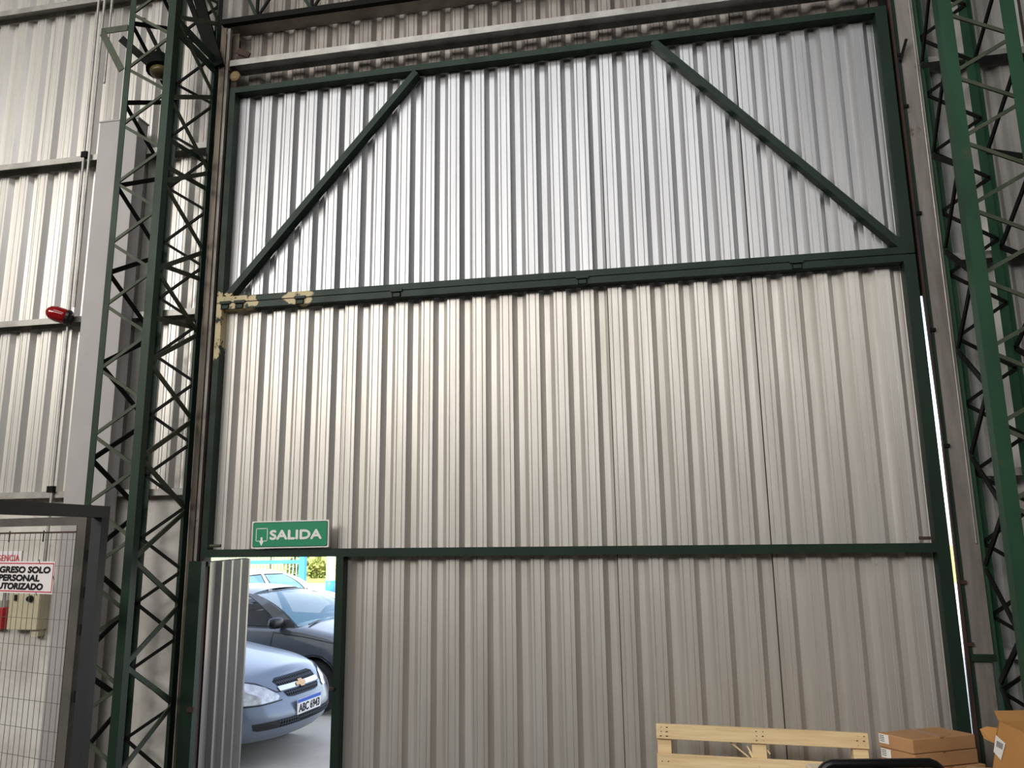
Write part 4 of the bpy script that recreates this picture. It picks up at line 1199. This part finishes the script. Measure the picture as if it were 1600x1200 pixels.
# ------------------------------------------------------------------ yard fence, post, trees
bf = thing('yard_fence', 'light blue railing fence with thin bars at the back of the yard', 'fence', (-14, 25.5, 0))
fa, fb = Vector((-22.0, 22.5, 0)), Vector((-11.15, 25.0, 0))
fd = (fb - fa).normalized()
MB().bar(fa + Vector((0, 0, 1.00)), fb + Vector((0, 0, 1.00)), 0.14, 0.06, (0, -1, 0)).build('rail', M['fence_blue'], bf)
MB().bar(fa + Vector((0, 0, 1.80)), fb + Vector((0, 0, 1.80)), 0.08, 0.06, (0, -1, 0)).build('rail', M['fence_blue'], bf)
MB().bar(fa + Vector((0, 0, 0.15)), fb + Vector((0, 0, 0.15)), 0.08, 0.06, (0, -1, 0)).build('rail', M['fence_blue'], bf)
Lf = (fb - fa).length
s_ = 0.1
bm0 = None
while s_ < Lf:
    p = fa + fd * s_
    if bm0 is None:
        bm0 = MB().box(-0.018, 0.018, -0.018, 0.018, -0.02, 1.8).mesh('bar', M['bar_blue'])
    o = bpy.data.objects.new('bar', bm0); COL.objects.link(o); o.parent = bf; o.location = p - wloc(bf)
    s_ += 0.14
MB().box(fb.x - 0.12, fb.x + 0.12, fb.y - 0.12, fb.y + 0.12, -0.02, 2.1).build('post', M['fence_blue'], bf)
wp = thing('yard_post', 'white painted post with a light blue base beside the lawn', 'post', (-8.62, 22.0, -0.02))
MB().tube([(-8.62, 22.0, 0.4), (-8.62, 22.0, 3.2)], 0.16, 14).build('shaft', M['post_white'], wp, smooth=True)
MB().tube([(-8.62, 22.0, -0.02), (-8.62, 22.0, 0.42)], 0.175, 14).build('painted_base', M['fence_blue'], wp, smooth=True)

def foliage(c, r, n, m, parent, name, leafsize=0.35, flat=0.8):
    mb = MB(); rnd = random.Random(hash((round(c[0], 2), round(c[1], 2))) & 0xffff)
    for _ in range(n):
        d = Vector((rnd.gauss(0, 1), rnd.gauss(0, 1), rnd.gauss(0, 1) * flat)); d.normalize()
        p = Vector(c) + d * r * rnd.uniform(0.35, 1.0)
        a = Vector((rnd.gauss(0, 1), rnd.gauss(0, 1), rnd.gauss(0, 1))).normalized(); b = a.orthogonal().normalized()
        l_ = leafsize * rnd.uniform(0.6, 1.3)
        mb.add([p - a * l_, p + b * l_ * .5, p + a * l_, p - b * l_ * .5], [(0, 1, 2, 3)])
    o = mb.build(name, m, parent); o['kind'] = 'stuff'
    return o
for i, (x, y, h_, r_) in enumerate(((-16.5, 38, 5.5, 1.9), (-12.4, 32.5, 5.0, 1.5), (-11.4, 37.5, 6.0, 1.8), (-21.5, 42, 6.5, 2.2), (13, 40, 6.0, 2.6), (9.5, 46, 6.0, 2.4))):
    nm = ['pale-trunked tree behind the blue fence, with a low crown', 'slender pale-trunked tree nearest the white yard post', 'pale-trunked tree on the lawn right of the blue fence post',
          'tallest pale-trunked tree behind the blue fence', 'leafy tree on the lawn seen through the gap beside the door', 'leafy tree far across the lawn behind the door'][i]
    t = thing('tree', nm, 'tree', (x, y, -0.03), 'trees across the lawn')
    MB().tube([(x, y, -0.03), (x + 0.08, y, h_ * 0.35), (x - 0.05, y, h_ * 0.7)], 0.16, 8).build('trunk', M['bark'], t, smooth=True)
    foliage((x, y, h_ * 0.75), r_, 420, M['leaf'], t, 'crown', 0.3)
for i, (x, y, r_) in enumerate(((-15.5, 33.5, 0.8), (-13.6, 31.6, 0.6), (-12.4, 35.2, 0.9), (-11.2, 32.2, 0.55), (-9.6, 34.5, 0.8))):
    nm = ['low shrub behind the bars of the blue fence', 'small shrub just beyond the blue fence', 'rounded shrub under the pale-trunked trees', 'small shrub beside the white yard post', 'wide shrub on the lawn behind the white yard post'][i]
    t = thing('shrub', nm, 'shrub', (x, y, -0.03), 'shrubs on the lawn')
    MB().tube([(x, y, -0.03), (x, y, r_ * 0.8)], 0.04, 6).build('stem', M['bark'], t)
    foliage((x, y, r_ * 0.75), r_, 220, M['leaf'], t, 'foliage', 0.16)
